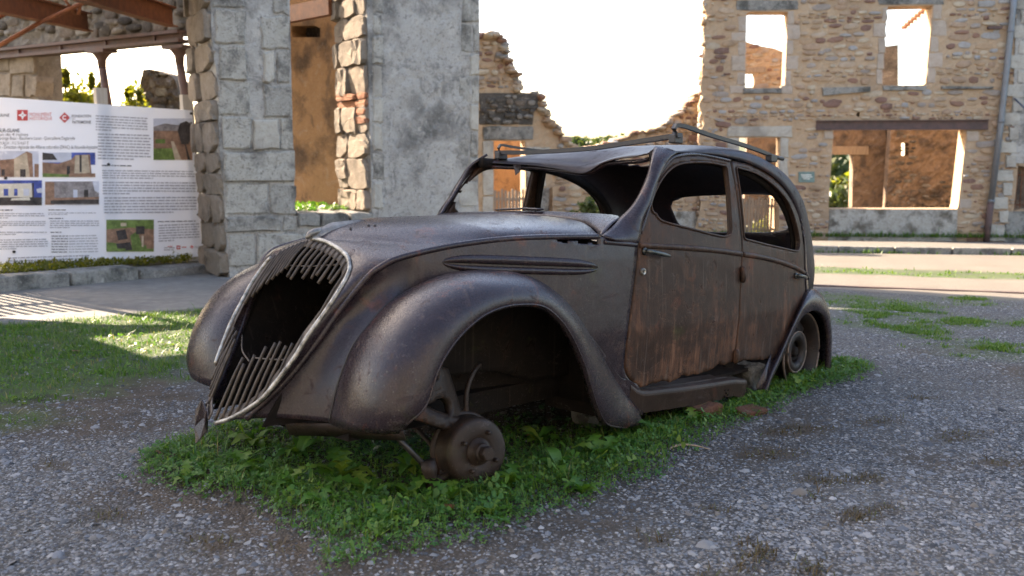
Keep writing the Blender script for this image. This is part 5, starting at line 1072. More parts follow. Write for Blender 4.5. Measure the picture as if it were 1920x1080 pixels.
def printed(txt, x0, y0, x1, y1, mat, bold=0):
    """a line of lettering lying on the banner between two seen points of its baseline box"""
    cu = bpy.data.curves.new('t', 'FONT'); cu.body = txt; cu.size = 1; cu.offset = bold; to = bpy.data.objects.new('t', cu); COL.objects.link(to)
    bpy.context.view_layer.update(); me = bpy.data.meshes.new_from_object(to); bpy.data.objects.remove(to)
    P = np.array([v.co[:2] for v in me.vertices]); lo, hi = P.min(0), P.max(0); q = [np.array(p) for p in BN.poly([(x0, y1), (x1, y1), (x1, y0), (x0, y0)], -.02)]
    for v, p in zip(me.vertices, (P - lo) / (hi - lo)):
        w_ = (q[0] * (1 - p[0]) + q[1] * p[0]) * (1 - p[1]) + (q[3] * (1 - p[0]) + q[2] * p[0]) * p[1]; v.co = (w_[0], -.0125, w_[1])
    me.materials.clear(); me.materials.append(mat); o = bpy.data.objects.new('printed_title', me); COL.objects.link(o); o.parent = BN.root
M_redlt = plain('soft_red_print_ink', (.60, .16, .18), .5, 0, 0, 10, .05)
printed('NOUVELLE-AQUITAINE', -66, 213, 18, 220, M_ink, .01); printed('MONUMENT', 56, 211, 97, 218, M_redlt); printed('HISTORIQUE', 56, 219, 98, 226, M_redlt)
printed('FONDATION', 135, 215, 171, 220, M_ink, .01); printed('DU', 136, 221, 141, 224, M_ink); printed('PATRIMOINE', 136, 226, 171, 232, M_ink, .01)
printed('SUR-GLANE', -2, 241, 37, 248, M_ink, .02); printed('restauration de 4 ruines', -40, 249, 53, 255, M_ink); printed('- Grange Beau - Boucherie Lanot - Quincaillerie Deglariolle', -6, 256, 141, 264, M_ink)
printed('TRAVAUX : 712 514,67 \u20ac', -10, 265, 54, 272, M_ink); printed("l'Etat - Direction r\u00e9gionale des Affaires culturelles (DRAC) de Nouvelle-Aquitaine", -10, 272, 183, 281, M_ink)
def logo(cx, cy, r, kind):
    if kind == 'square':
        flat('printed_logo', [pq(cx - r, cy - r, cx + r, cy + r)], M_redink, .012)
        st = [(cx + r * .86 * (1 if i % 2 == 0 else .42) * math.cos(i * math.pi / 4), cy + r * .86 * (1 if i % 2 == 0 else .42) * math.sin(i * math.pi / 4)) for i in range(8)]; flat('printed_logo', [BN.poly(st, -.02)], M_whiteink, .0135)
        flat('printed_logo', [pq(cx - r * .1, cy - r * .1, cx + r * .1, cy + r * .1)], M_redink, .015)
    else:
        flat('printed_logo', [BN.poly([(cx, cy - r), (cx + r, cy), (cx, cy + r), (cx - r, cy)], -.02)], M_redink, .012)
        ring = []; 
        for i in range(14):
            a, b = .75 + (2 * math.pi - 1.5) * i / 14, .75 + (2 * math.pi - 1.5) * (i + 1) / 14; ring.append(BN.poly([(cx + k_ * math.cos(t_), cy + k_ * math.sin(t_)) for k_, t_ in ((r * .45, a), (r * .45, b), (r * .24, b), (r * .24, a))], -.02))
        flat('printed_logo', ring, M_whiteink, .0135)
logo(42.5, 216, 10, 'square'); logo(121.5, 220.5, 10, 'diamond'); logo(335, 464, 3.5, 'square'); logo(360, 463, 3.5, 'diamond'); para(341, 462, 352, 466, 1, M_redink, 50, 1); para(365, 461, 376, 466, 2, M_ink2, 51, 1)
for x, y in ((203, 308), (366, 311), (10, 334), (371, 402), (26, 472), (358, 213)):
    s_, z = BN.px(x, y); V_, F_ = lathe([(0, -.02), (.018, -.02), (.018, 0)], 10); mesh_obj('fixing_screw', np.array(V_) + [s_, 0, z], F_, M_steel, BN.root)
for xt, yt, xb, yb in ((188, 165, 197, 195), (349, 178, 353, 207)):
    s1, z1_ = BN.px(xt, yt, .06); mesh_obj('banner_post', *boxv(s1 - .07, s1 + .07, .02, .13, -.3, z1_), M_post, BN.root, False)
PFc = Face('picket_fence', np.array(_q) + BN.b * .42, 44.0, 'weathered wooden picket fence standing behind the banner', 'fence')
for k in range(30):
    s_ = .28 - k * .098; hgt = 1.42 + .03 * math.sin(k * 1.7); me_ = boxv(s_ - .026, s_ + .026, -.012, .012, -.25, hgt - .05); V_ = me_[0] + [(s_, -.012, hgt), (s_, .012, hgt)]
    F_ = me_[1] + [(4, 5, 8), (6, 7, 9), (7, 4, 8, 9), (5, 6, 9, 8)]; o = mesh_obj('picket', V_, F_, M_wood, PFc.root, False); o.rotation_euler = (0, R(gg.normal(0, .6)), 0)
for z in (.30, 1.16): mesh_obj('fence_rail', *boxv(-2.65, .35, .014, .05, z - .035, z + .035), M_wood, PFc.root, False)
# ------------------------------------------------------------------ ground
def poly_mask(X, Y, pts, soft=.25):
    P = np.stack([X.ravel(), Y.ravel()], 1); i = inside(P, pts); d = np.sqrt(snap_to(P, pts)[1]); return np.clip(.5 + np.where(i, d, -d) / (2 * soft), 0, 1).reshape(X.shape)
def gpoly(L): return np.array([on_ground(x, y) for x, y in L])
P_verge = gpoly([(272, 893), (292, 862), (352, 826), (420, 800), (470, 800), (600, 815), (760, 830), (960, 800), (1150, 800), (1300, 770), (1400, 752), (1450, 700), (1540, 682), (1600, 684), (1622, 702), (1560, 722), (1470, 748), (1400, 782), (1330, 812), (1262, 850), (1225, 888), (1120, 925), (1010, 968), (900, 1010), (790, 1030), (690, 1052), (655, 1035), (560, 1000), (450, 972), (360, 935), (300, 908)])
_cm = CAR.matrix_basis if CAR.matrix_basis != Matrix() else CAR.matrix_world
def carpt(u, v): p = CAR.matrix_world @ Vector((u, -v, 0)); return (p.x, p.y)
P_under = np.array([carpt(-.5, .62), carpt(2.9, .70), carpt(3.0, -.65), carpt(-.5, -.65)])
P_lawn = gpoly([(-300, 612), (60, 606), (160, 598), (240, 588), (380, 580), (520, 560), (560, 640), (380, 690), (340, 712), (260, 705), (170, 722), (60, 760), (-300, 790)])
P_lawn2 = gpoly([(-200, 800), (60, 770), (140, 775), (100, 800), (-200, 840)])
P_conc = gpoly([(-400, 575), (0, 548), (420, 509), (700, 483), (900, 468), (900, 500), (560, 545), (380, 578), (240, 587), (160, 597), (60, 605), (-400, 640)])
P_road = gpoly([(900, 476), (1520, 473), (2300, 482), (2300, 600), (1920, 566), (1560, 541), (1200, 535), (900, 520)])
P_strip = gpoly([(1300, 498), (1540, 501), (1920, 514), (2200, 521), (2200, 531), (1920, 523), (1540, 513), (1300, 509)])
GR = [gpoly(L) for L in ([(1540, 552), (1620, 556), (1745, 575), (1750, 592), (1680, 590), (1600, 578), (1540, 568)], [(1610, 580), (1740, 588), (1745, 596), (1640, 594)], [(1735, 594), (1830, 602), (1830, 608), (1745, 601)], [(1660, 602), (1750, 615), (1748, 622), (1690, 616)], [(1665, 628), (1780, 640), (1880, 658), (1960, 672), (1960, 662), (1840, 640), (1770, 632)], [(1800, 592), (1980, 604), (1980, 612), (1850, 606)], [(1590, 600), (1690, 612), (1690, 618), (1600, 606)], [(1790, 560), (1840, 564), (1840, 572), (1795, 570)], [(1840, 655), (1885, 660), (1880, 668), (1815, 664)])]
nx, ny = 420, 560
ys = np.r_[np.linspace(.6, 12, 400), np.linspace(12.1, 40, 110), np.geomspace(41, 900, 50)]; xs = np.linspace(-1, 1, nx)
X = np.array([xs * (1.3 + y * .78 + (4 if y > 12 else 2.)) for y in ys]); Y = np.repeat(ys[:, None], nx, 1)
def smooth_noise(X, Y, sc, seed):
    g_ = np.random.default_rng(seed); ph = g_.uniform(0, 6.28, (14, 2)); k = g_.normal(0, 1, (14, 2)) * sc; z = np.zeros_like(X)
    for a, b in zip(k, ph): z += np.sin(X * a[0] + Y * a[1] + b[0])
    return z / 14 ** .5
wob = .06 * smooth_noise(X, Y, 7, 1) + .03 * smooth_noise(X, Y, 22, 2)
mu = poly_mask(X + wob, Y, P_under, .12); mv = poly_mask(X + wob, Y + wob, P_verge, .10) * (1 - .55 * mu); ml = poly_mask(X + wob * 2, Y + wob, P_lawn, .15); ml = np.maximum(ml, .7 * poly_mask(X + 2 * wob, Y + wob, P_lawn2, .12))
mg = np.zeros_like(X)
for P in GR: mg = np.maximum(mg, poly_mask(X + 2.2 * wob, Y + 1.6 * wob, P, .30))
mc = poly_mask(X + wob * .3, Y + wob * .3, P_conc, .03); mr = poly_mask(X, Y + wob * .3, P_road, .10); ms = poly_mask(X + wob, Y + wob * .5, P_strip, .15)
Z = GZ(X, Y) + .008 * smooth_noise(X, Y, 3, 3) * (Y < 15) * (1 - mc) + .03 * mv
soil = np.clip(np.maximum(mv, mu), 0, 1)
worn = np.clip(smooth_noise(X, Y * 1.6, 1.9, 31) * .8 + smooth_noise(X, Y, 6, 32) * .5 - .75, 0, 1) * (Y < 14)
dirt = np.clip(poly_mask(X + 2 * wob, Y + wob, gpoly([(-300, 735), (60, 735), (200, 705), (345, 680), (350, 770), (280, 810), (120, 830), (-300, 860)]), .25) + poly_mask(X + 2 * wob, Y + wob, gpoly([(120, 930), (290, 900), (430, 975), (650, 1045), (900, 1020), (1050, 975), (1080, 1010), (820, 1090), (560, 1100), (380, 1060), (220, 1010)]), .14) * .95 + poly_mask(X + wob, Y + wob, gpoly([(1100, 960), (1240, 900), (1420, 800), (1500, 760), (1560, 770), (1400, 880), (1250, 960), (1130, 1000)]), .2) * .8 + .8 * worn, 0, 1)
MOSS = [gpoly([(cx + rx * math.cos(t_), cy + ry * math.sin(t_)) for t_ in np.linspace(0, 6.28, 11)[:-1]]) for cx, cy, rx, ry in ((1560, 892, 60, 9), (1640, 890, 45, 7), (1610, 972, 45, 14), (1655, 962, 28, 7), (1430, 1045, 40, 14), (1400, 1030, 30, 8), (1530, 1066, 32, 16), (1360, 955, 35, 11), (1545, 922, 26, 5), (1240, 1012, 30, 10), (1380, 1074, 50, 10), (1650, 790, 40, 6), (1800, 815, 40, 8), (1870, 870, 50, 9), (1730, 748, 26, 5), (1500, 800, 60, 10), (1440, 850, 60, 12), (150, 980, 60, 14), (330, 1040, 70, 16), (80, 880, 60, 8), (520, 1040, 50, 12))]
mm_ = np.zeros_like(X)
for P in MOSS: mm_ = np.maximum(mm_, poly_mask(X + .7 * wob, Y + .7 * wob, P, .05))
dirt = np.clip(dirt + .65 * mm_, 0, 1)
def at_ground_attr(me, name, v): a = me.attributes.new(name, 'FLOAT', 'POINT'); a.data.foreach_set('value', np.asarray(v, np.float32).ravel())
V_ = np.stack([X.ravel(), Y.ravel(), Z.ravel()], 1); ni = len(ys); I, J = np.meshgrid(np.arange(ni - 1), np.arange(nx - 1), indexing='ij'); b0 = (I * nx + J).ravel(); Fq = np.stack([b0, b0 + 1, b0 + nx + 1, b0 + nx], 1)
M = NT('gravel_ground'); co = M.new('NewGeometry').outputs['Position']
v1 = M.new('TexVoronoi'); v1.inputs['Scale'].default_value = 85; M.l.new(co, v1.inputs['Vector']); v2 = M.new('TexVoronoi'); v2.inputs['Scale'].default_value = 30; M.l.new(co, v2.inputs['Vector'])
n1 = M.noise(1.1, 6, .6, vec=co); n2 = M.noise(8, 5, .65, vec=co); n3 = M.noise(120, 3, .6, vec=co)
grey = M.ramp(M.sep(v1.outputs['Color'])[0], [(0, (.034, .037, .041)), (.3, (.105, .114, .126)), (.6, (.205, .217, .233)), (.85, (.16, .138, .112)), (1, (.36, .36, .35))])
grey = M.mix(M.ramp(v1.outputs['Distance'], [(.28, 0), (.62, .9)]), grey, (.026, .025, .024))
grey = M.mix(M.ramp(n1, [(.38, 0), (.66, .55)]), grey, (.125, .112, .095))
dirtc = M.mix(M.ramp(n2, [(.3, 0), (.7, 1)]), (.045, .033, .023), (.100, .076, .054)); dirtc = M.mix(M.ramp(n3, [(.6, 0), (.75, .5)]), dirtc, (.2, .18, .16))
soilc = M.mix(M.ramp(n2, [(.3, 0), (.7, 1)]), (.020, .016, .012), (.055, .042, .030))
grassc = M.mix(M.ramp(n2, [(.3, 0), (.7, 1)]), (.030, .055, .012), (.075, .11, .028))
conc = M.mix(M.ramp(n2, [(.3, 0), (.75, 1)]), (.15, .14, .125), (.24, .225, .20)); conc = M.mix(M.ramp(n1, [(.5, 0), (.7, .6)]), conc, (.12, .11, .10))
road = M.mix(M.ramp(n3, [(.3, 0), (.7, 1)]), (.10, .088, .072), (.19, .168, .14)); road = M.mix(M.ramp(n1, [(.45, 0), (.7, .5)]), road, (.12, .10, .078))
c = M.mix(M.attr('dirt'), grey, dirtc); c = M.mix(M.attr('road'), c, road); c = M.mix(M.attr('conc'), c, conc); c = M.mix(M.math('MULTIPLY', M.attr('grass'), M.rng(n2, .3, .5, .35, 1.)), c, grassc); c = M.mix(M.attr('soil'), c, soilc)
hgt = M.math('ADD', M.math('MULTIPLY', M.math('SUBTRACT', 1.0, v1.outputs['Distance']), M.math('SUBTRACT', 1.0, M.math('MAXIMUM', M.attr('conc'), M.attr('road')))), M.math('MULTIPLY', n3, .5))
mat_ground = M.out(c, .9, M.bump(M.math('ADD', hgt, M.math('MULTIPLY', n2, 1.5)), .7, .012), spec=.25)
g_o = big_mesh('ground', V_, Fq, mat_ground, True); tag(g_o, kind='structure')
for nm, v in (('dirt', dirt), ('road', mr * (1 - .8 * ms)), ('conc', mc), ('grass', np.clip(ml + mg + .8 * ms, 0, 1)), ('soil', soil)): at_ground_attr(g_o.data, nm, v)

# ------------------------------------------------------------------ terrace, kerbs, pavement, tram rail
def strip_prism(name, pts, width_dir, h, mat, z0=-.05, label=None, seg=1):
    o = MB(); 
    for (a, b) in zip(pts[:-1], pts[1:]):
        a, b = np.array(a), np.array(b); w_ = np.array(width_dir); q = [a, b, b + w_, a + w_]; V_ = [(p[0], p[1], float(GZ(*p)) + z0) for p in q] + [(p[0], p[1], float(GZ(*p)) + h) for p in q]; o.add((V_, boxv(0, 1, 0, 1, 0, 1)[1]))
    return o.build(name, mat)
k0 = np.array(on_ground(-260, 572)); k1 = np.array(on_ground(424, 509)); kd = (k1 - k0); kl = np.linalg.norm(kd); kd /= kl; kn = np.array([-kd[1], kd[0]])
ter = [k0 - kd * 8 + kn * .30, k1 + kn * .30 + kd * .3]; t2 = [LB.P0 + LB.e * (send + 1.5) - LB.b * .25]
P = [ter[0], ter[1], LB.P0 - LB.b * .30 + LB.e * .8, t2[0], t2[0] + LB.b * 14, ter[0] + kn * 14]
V_ = [(p[0], p[1], float(GZ(*p)) + TZ - .02) for p in P] + [(p[0], p[1], float(GZ(*p)) - .3) for p in P]; F_ = [tuple(range(len(P)))] + [(i, (i + 1) % len(P), (i + 1) % len(P) + len(P), i + len(P)) for i in range(len(P))]
o = mesh_obj('terrace', V_, F_, stone_mat('terrace_soil', [(0, (.09, .10, .035)), (1, (.12, .10, .05))], (.05, .06, .02), .8, .8, .2, 2), None, False); tag(o, kind='structure')
KB = empty('stone_kerb', (0, 0, 0)); tag(KB, kind='structure')
gk = np.random.default_rng(3); t = -3.0
while t < kl + 4.5:
    L = gk.uniform(.9, 1.7); p = k0 + kd * t; q = p + kd * (L - .03)
    if t > kl - .2: p = k1 + LB.e * (t - kl) ; q = p + LB.e * (L - .03); w_ = LB.b * .3
    else: w_ = kn * .30
    hh = TZ + gk.normal(0, .012); V_ = [];
    for f in (0, 1):
        for a in np.linspace(0, 1, 5):
            m_ = p + (q - p) * a; V_.append((m_[0], m_[1], float(GZ(*m_)) + (hh + gk.normal(0, .008) if f else -.1)))
    for f in (0, 1):
        for a in np.linspace(0, 1, 5):
            m_ = p + (q - p) * a + w_; V_.append((m_[0], m_[1], float(GZ(*m_)) + (hh + .02 if f else -.1)))
    F_ = [(i, i + 1, i + 6, i + 5) for i in range(4)] + [(5 + i, 6 + i, 16 + i, 15 + i) for i in range(4)] + [(0, 5, 15, 10), (4, 14, 19, 9)]
    o = mesh_obj('kerb_stone', V_, F_, M_sill, KB, False); bevel(o, .02); t += L
PV = empty('far_pavement', (0, 0, 0)); tag(PV, kind='structure')
pa, pb = np.array(on_ground(1000, 466)), np.array(on_ground(2300, 484)); pd = (pb - pa) / np.linalg.norm(pb - pa); pn = np.array([-pd[1], pd[0]]); L_ = np.linalg.norm(pb - pa)
V_ = [(p[0], p[1], float(GZ(*p)) + z) for z in (-.1, .115) for p in (pa + pn * .14, pb + pn * .14, pb + pn * 2.4, pa + pn * 2.4)]; mesh_obj('pavement_slab', V_, boxv(0, 1, 0, 1, 0, 1)[1], stone_mat('worn_pavement', [(0, (.15, .14, .12)), (1, (.18, .165, .145))], (.12, .11, .10), .5, .3, .3, 2), PV, False)
t = 0
while t < L_:
    p, q = pa + pd * t, pa + pd * (t + .97); V_ = [(r_[0], r_[1], float(GZ(*r_)) + z) for z in (-.1, .125) for r_ in (p, q, q + pn * .135, p + pn * .135)]; o = mesh_obj('kerb_stone', V_, boxv(0, 1, 0, 1, 0, 1)[1], M_sill, PV, False); bevel(o, .015); t += 1.0
ra_, rb_ = np.array(on_ground(1300, 527)), np.array(on_ground(2200, 560)); 
for k, dy in enumerate((0,)):
    n_ = 40; V_ = []
    for i in range(n_):
        p = ra_ + (rb_ - ra_) * i / (n_ - 1)
        for dx, dz in ((-.035, -.02), (-.03, .010), (.03, .010), (.035, -.02)): V_.append((p[0], p[1] + dx, float(GZ(*p)) + dz))
    o = mesh_obj('tram_rail', V_, gridf(n_, 4), M_girder, None, False); tag(o, kind='structure')

# ------------------------------------------------------------------ loose gravel: real stones near the camera
def leafy(seed): return np.random.default_rng(seed)
def zmask(x, y, grid):
    """bilinear lookup of a ground mask"""
    fy = np.interp(y, ys, np.arange(len(ys))); i = np.clip(fy.round().astype(int), 0, len(ys) - 1); hw = 1.3 + ys[i] * .78 + np.where(ys[i] > 12, 4, 2.)
    j = np.clip(((x / hw + 1) / 2 * (nx - 1)).round().astype(int), 0, nx - 1); return grid[i, j]
def stones(n, y0, y1, size, seed, dens):
    g_ = leafy(seed); y = y0 + (y1 - y0) * g_.uniform(size=n) ** 1.0; x = g_.uniform(-1, 1, n) * (y * .66 + .25); k = g_.uniform(size=n) < dens(x, y); x, y = x[k], y[k]; n = len(x)
    base = np.array([(-.5, -.4, 0), (.1, -.55, .05), (.55, -.1, 0), (.4, .45, .05), (-.2, .5, 0), (-.55, .15, .05), (-.22, -.2, .5), (.25, -.15, .46), (.05, .25, .52)]); Fb = np.array([(0, 1, 6), (1, 7, 6), (1, 2, 7), (2, 3, 7), (3, 8, 7), (3, 4, 8), (4, 5, 8), (5, 6, 8), (5, 0, 6), (6, 7, 8)])
    s_ = size[0] * np.exp(g_.normal(0, size[1], n)); V_ = base[None] * (1 + g_.normal(0, .16, (n, 9, 3))); V_ = V_ * s_[:, None, None] * np.stack([np.ones(n), g_.uniform(.42, .85, n), g_.uniform(.28, .7, n)], 1)[:, None]
    a = g_.uniform(0, 6.28, n); ca, sa = np.cos(a)[:, None], np.sin(a)[:, None]; vx = V_[..., 0] * ca - V_[..., 1] * sa; vy = V_[..., 0] * sa + V_[..., 1] * ca
    tl = g_.normal(0, .25, (n, 2)); vz = V_[..., 2] + vx * tl[:, :1] + vy * tl[:, 1:]
    V_ = np.stack([vx + x[:, None], vy + y[:, None], vz + (zmask(x, y, Z) - .15 * s_)[:, None]], 2).reshape(-1, 3); return V_, (Fb[None] + 9 * np.arange(n)[:, None, None]).reshape(-1, 3), np.repeat(g_.uniform(size=n), 9)
block_m = np.clip(soil * .75 + ml * .8 + mc + mr * .7 + .6 * mm_, 0, 1)
dn = lambda x, y: (1 - zmask(x, y, block_m)) * (1 - .62 * zmask(x, y, dirt)) * np.clip(.50 + .45 * zmask(x, y, .5 + .5 * np.tanh(smooth_noise(X, Y, 5, 9))), .1, 1)
packs = [stones(120000, 2.1, 4.2, (.0098, .50), 1, dn), stones(70000, 4.1, 8.5, (.0135, .42), 2, dn), stones(900, 2.1, 7, (.026, .35), 3, lambda x, y: .6 * dn(x, y))]
Vs, Fs, Ts, b = [], [], [], 0
for v, f, t in packs: Vs.append(v); Fs.append(f + b); Ts.append(t); b += len(v)
M = NT('gravel_stone'); r = M.attr('tint'); c = M.ramp(r, [(0, (.035, .038, .042)), (.16, (.085, .093, .104)), (.40, (.175, .187, .204)), (.58, (.16, .135, .108)), (.76, (.22, .228, .236)), (.95, (.275, .272, .262)), (1, (.36, .355, .345))]); n3 = M.noise(90, 3, .6, vec=M.new('NewGeometry').outputs['Position'])
c = M.mix(M.ramp(n3, [(.3, 0), (.8, .4)]), c, M.mix(1.0, c, (.55, .55, .55), 'MULTIPLY')); M_grav = M.out(c, .8, M.bump(n3, .3, .003), spec=.35)
o = big_mesh('gravel', np.vstack(Vs), np.vstack(Fs), M_grav, False, np.concatenate(Ts)); tag(o, kind='stuff')
# ------------------------------------------------------------------ vegetation
def leaf_mat(name, a, b, c_=None, tr=.35, rough=.5, vary=.5):
    M = NT(name); t = M.attr('tint'); t = M.math('FRACT', M.math('ADD', t, M.rand())); col = M.ramp(t, [(0, a), (.55, b), (1, c_ or b)])
    n_ = M.noise(30, 3, .6, vec=M.new('NewGeometry').outputs['Position']); col = M.mix(M.ramp(n_, [(.3, 0), (.75, .4)]), col, M.mix(1.0, col, (.55, .6, .5), 'MULTIPLY'))
    M.out(col, rough, None, spec=.4); tb = M.new('BsdfTranslucent'); M.l.new(M.mix(1.0, col, (1.5, 1.5, .7), 'MULTIPLY'), tb.inputs[0]); mx = M.new('MixShader'); mx.inputs[0].default_value = tr
    M.l.new(M.b.outputs[0], mx.inputs[1]); M.l.new(tb.outputs[0], mx.inputs[2]); M.l.new(mx.outputs[0], M.n['Material Output'].inputs['Surface']); return M.m
M_grass = leaf_mat('grass_blade', (.040, .105, .010), (.080, .175, .016), (.14, .19, .030))
M_clover = leaf_mat('clover_leaf', (.034, .115, .024), (.066, .175, .028), (.12, .21, .035), .35)
M_weed = leaf_mat('weed_leaf', (.044, .13, .018), (.085, .195, .022), (.15, .22, .030), .4)
M_ivy = leaf_mat('ivy_leaf', (.016, .042, .022), (.028, .066, .028), (.040, .080, .030), .15, .35)
M_bush = leaf_mat('bush_leaf', (.075, .095, .012), (.15, .16, .020), (.24, .21, .03), .55)
M_tree = leaf_mat('far_tree_leaf', (.035, .06, .02), (.06, .09, .028), (.11, .115, .03), .35)
M_dead = leaf_mat('dead_leaf', (.13, .045, .02), (.20, .08, .03), (.16, .09, .04), .2)
M_soilp = plain('plant_stem', (.06, .08, .025), .7)
def place(n, region, seed, grid=None, thr=None):
    """random ground points inside a polygon"""
    g_ = np.random.default_rng(seed); P = np.asarray(region); lo, hi = P.min(0), P.max(0); q = g_.uniform(lo, hi, (int(n * 2.2), 2)); q = q[inside(q, P)][:n]
    return q
def blades(pts, h, w, seed, lean=.5):
    g_ = np.random.default_rng(seed); n = len(pts); hh = h * np.exp(g_.normal(0, .35, n)); a = g_.uniform(0, 6.28, n); ln = np.abs(g_.normal(0, lean, n)) * hh; z0 = zmask(pts[:, 0], pts[:, 1], Z) - .004
    d = np.stack([np.cos(a), np.sin(a)], 1); s_ = np.stack([-d[:, 1], d[:, 0]], 1) * (w * g_.uniform(.6, 1.3, n))[:, None]; P = pts
    L = lambda k, kz, sw: np.concatenate([P + d * (ln * k)[:, None] + s_ * sw, (z0 + hh * kz)[:, None]], 1)
    V_ = np.stack([L(0, 0, -1), L(0, 0, 1), L(.4, .6, -.75), L(.4, .6, .75), L(1, .95, 0)], 1).reshape(-1, 3); F_ = np.array([(0, 1, 3), (0, 3, 2), (2, 3, 4)])[None] + 5 * np.arange(n)[:, None, None]
    return V_, F_.reshape(-1, 3), np.repeat(g_.uniform(0, 1, n), 5)
def leaflets(pts, r, h, seed, k=3, tilt=.45):
    """small round leaves held on short stalks: k leaflets per point"""
    g_ = np.random.default_rng(seed); n = len(pts); z0 = zmask(pts[:, 0], pts[:, 1], Z) + h * g_.uniform(.25, 1.1, n); a0 = g_.uniform(0, 6.28, n); V_ = []; rr = r * np.exp(g_.normal(0, .28, n)); tx, ty = g_.normal(0, tilt, (2, n))
    for j in range(k):
        a = a0 + j * 6.283 / k + g_.normal(0, .2, n)
        for rad, da, dz in ((0, 0, 0), (.62, -.55, .10), (1.0, -.28, .05), (1.0, .28, .05), (.62, .55, .10)):
            x = rr * rad * np.cos(a + da); y = rr * rad * np.sin(a + da); V_.append(np.stack([pts[:, 0] + x, pts[:, 1] + y, z0 + x * tx + y * ty + dz * rr], 1))
    V_ = np.stack(V_, 1).reshape(-1, 3); F_ = np.array([(5 * j, 5 * j + 1, 5 * j + 2, 5 * j + 3, 5 * j + 4) for j in range(k)])[None] + 5 * k * np.arange(n)[:, None, None]
    return V_, F_.reshape(-1, 5), np.repeat(np.clip(g_.uniform(0, 1, n), 0, 1), 5 * k)
def thin(pts, grid, seed, lo=0., p=1.): g_ = np.random.default_rng(seed); return pts[g_.uniform(size=len(pts)) < np.clip((zmask(pts[:, 0], pts[:, 1], grid) - lo) * p, 0, 1)]
def stuff(name, packs, mat):
    Vs, Fs, Ts, b = [], [], [], 0
    for v, f, t in packs: Vs.append(v); Fs.append(f + b); Ts.append(t); b += len(v)
    o = big_mesh(name, np.vstack(Vs), np.vstack(Fs), mat, False, np.concatenate(Ts)); tag(o, kind='stuff'); return o
box = lambda P, m=.3: [(P[:, 0].min() - m, P[:, 1].min() - m), (P[:, 0].max() + m, P[:, 1].min() - m), (P[:, 0].max() + m, P[:, 1].max() + m), (P[:, 0].min() - m, P[:, 1].max() + m)]
tuft = .5 + .5 * np.tanh(1.6 * smooth_noise(X, Y, 6, 21)); tuft2 = .5 + .5 * np.tanh(2 * smooth_noise(X, Y, 9, 22))
vpts = place(210000, box(P_verge), 1)
gv = thin(vpts[:105000], mv * (.45 + .55 * tuft), 2, .10, 1.15); cv = thin(vpts[60000:], mv * (.60 + .6 * (1 - tuft)), 3, .06, 1.2)
lawn = place(90000, box(P_lawn, .2), 4); lawn = thin(lawn, ml * (.35 + .65 * tuft2), 5, .2, 1.1); lawn2 = thin(place(9000, box(P_lawn2), 6), ml * tuft, 7, .3, 1.)
rg = np.vstack([thin(place(int(14000), box(P, .15), 30 + i), mg * (.25 + .75 * tuft2) * (.5 + .5 * tuft), 40 + i, .16, 1.1) for i, P in enumerate(GR)])
sg = thin(place(9000, P_strip, 60), ms * tuft2, 61, .4, .8)
sprig = place(9000, [(-4, 2.2), (4.5, 2.2), (6, 9), (-6, 9)], 70); sprig = thin(sprig, np.clip(tuft * tuft2 * (1 - mr) * (1 - mc) * (.12 + .5 * dirt), 0, 1), 71, .22, .6)
dry = place(5000, box(P_verge), 88); dry = thin(dry, mv * tuft2, 89, .3, .8)
stuff('dry_grass', [blades(dry, .05, .0016, 90, .9), blades(thin(place(9000, box(P_lawn, .2), 86), ml * (1 - tuft2), 87, .3, .8), .028, .0028, 85, 1.1)], leaf_mat('dry_blade', (.20, .16, .07), (.26, .22, .10), (.16, .17, .06)))
lawn = lawn[np.random.default_rng(3).uniform(size=len(lawn)) < np.clip(.25 + 1.1 * zmask(lawn[:, 0], lawn[:, 1], .5 + .5 * np.tanh(1.5 * smooth_noise(X, Y, 3.2, 77))), 0, 1)]
stuff('grass', [blades(gv, .034, .0017, 8, .7), blades(lawn, .026, .0028, 9, .9), blades(lawn2, .022, .003, 10, .8), blades(rg, .020, .0036, 11, .9), blades(sg, .03, .006, 12), blades(sprig, .018, .002, 13, .9)], M_grass)
under = thin(place(14000, box(P_under), 14), np.clip(mu * (1 - mv), 0, 1) * .35 * tuft2, 15, .1, 1.)
stuff('clover', [leaflets(cv, .0078, .022, 16), leaflets(thin(vpts[:24000], mv * (1 - tuft2), 17, .4, 1.), .013, .034, 18, 3, .5), leaflets(under, .012, .02, 19)], M_clover)
mvs = np.clip(poly_mask(X + 2.5 * wob, Y + 2.5 * wob, P_verge, .32) - .15, 0, 1); fr = place(30000, box(P_verge, .5), 310); fr = thin(fr, mvs * tuft2 * tuft, 311, .05, .5)
stuff('stray_clover', [leaflets(fr[::2], .0065, .010, 312)], M_clover); stuff('stray_grass', [blades(fr[1::2], .020, .0016, 313, .9)], M_grass)
tall = thin(place(1200, box(P_verge), 91), mv, 92, .7, .5); ed = thin(place(30000, box(P_lawn, .1), 93), ml * tuft, 94, .3, .5)
stuff('ground_weeds', [leaflets(ed, .012, .012, 95, 3, .6), leaflets(thin(place(26000, box(P_verge), 96), mv * tuft, 97, .3, .9), .015, .040, 98, 2, .7)], M_weed)

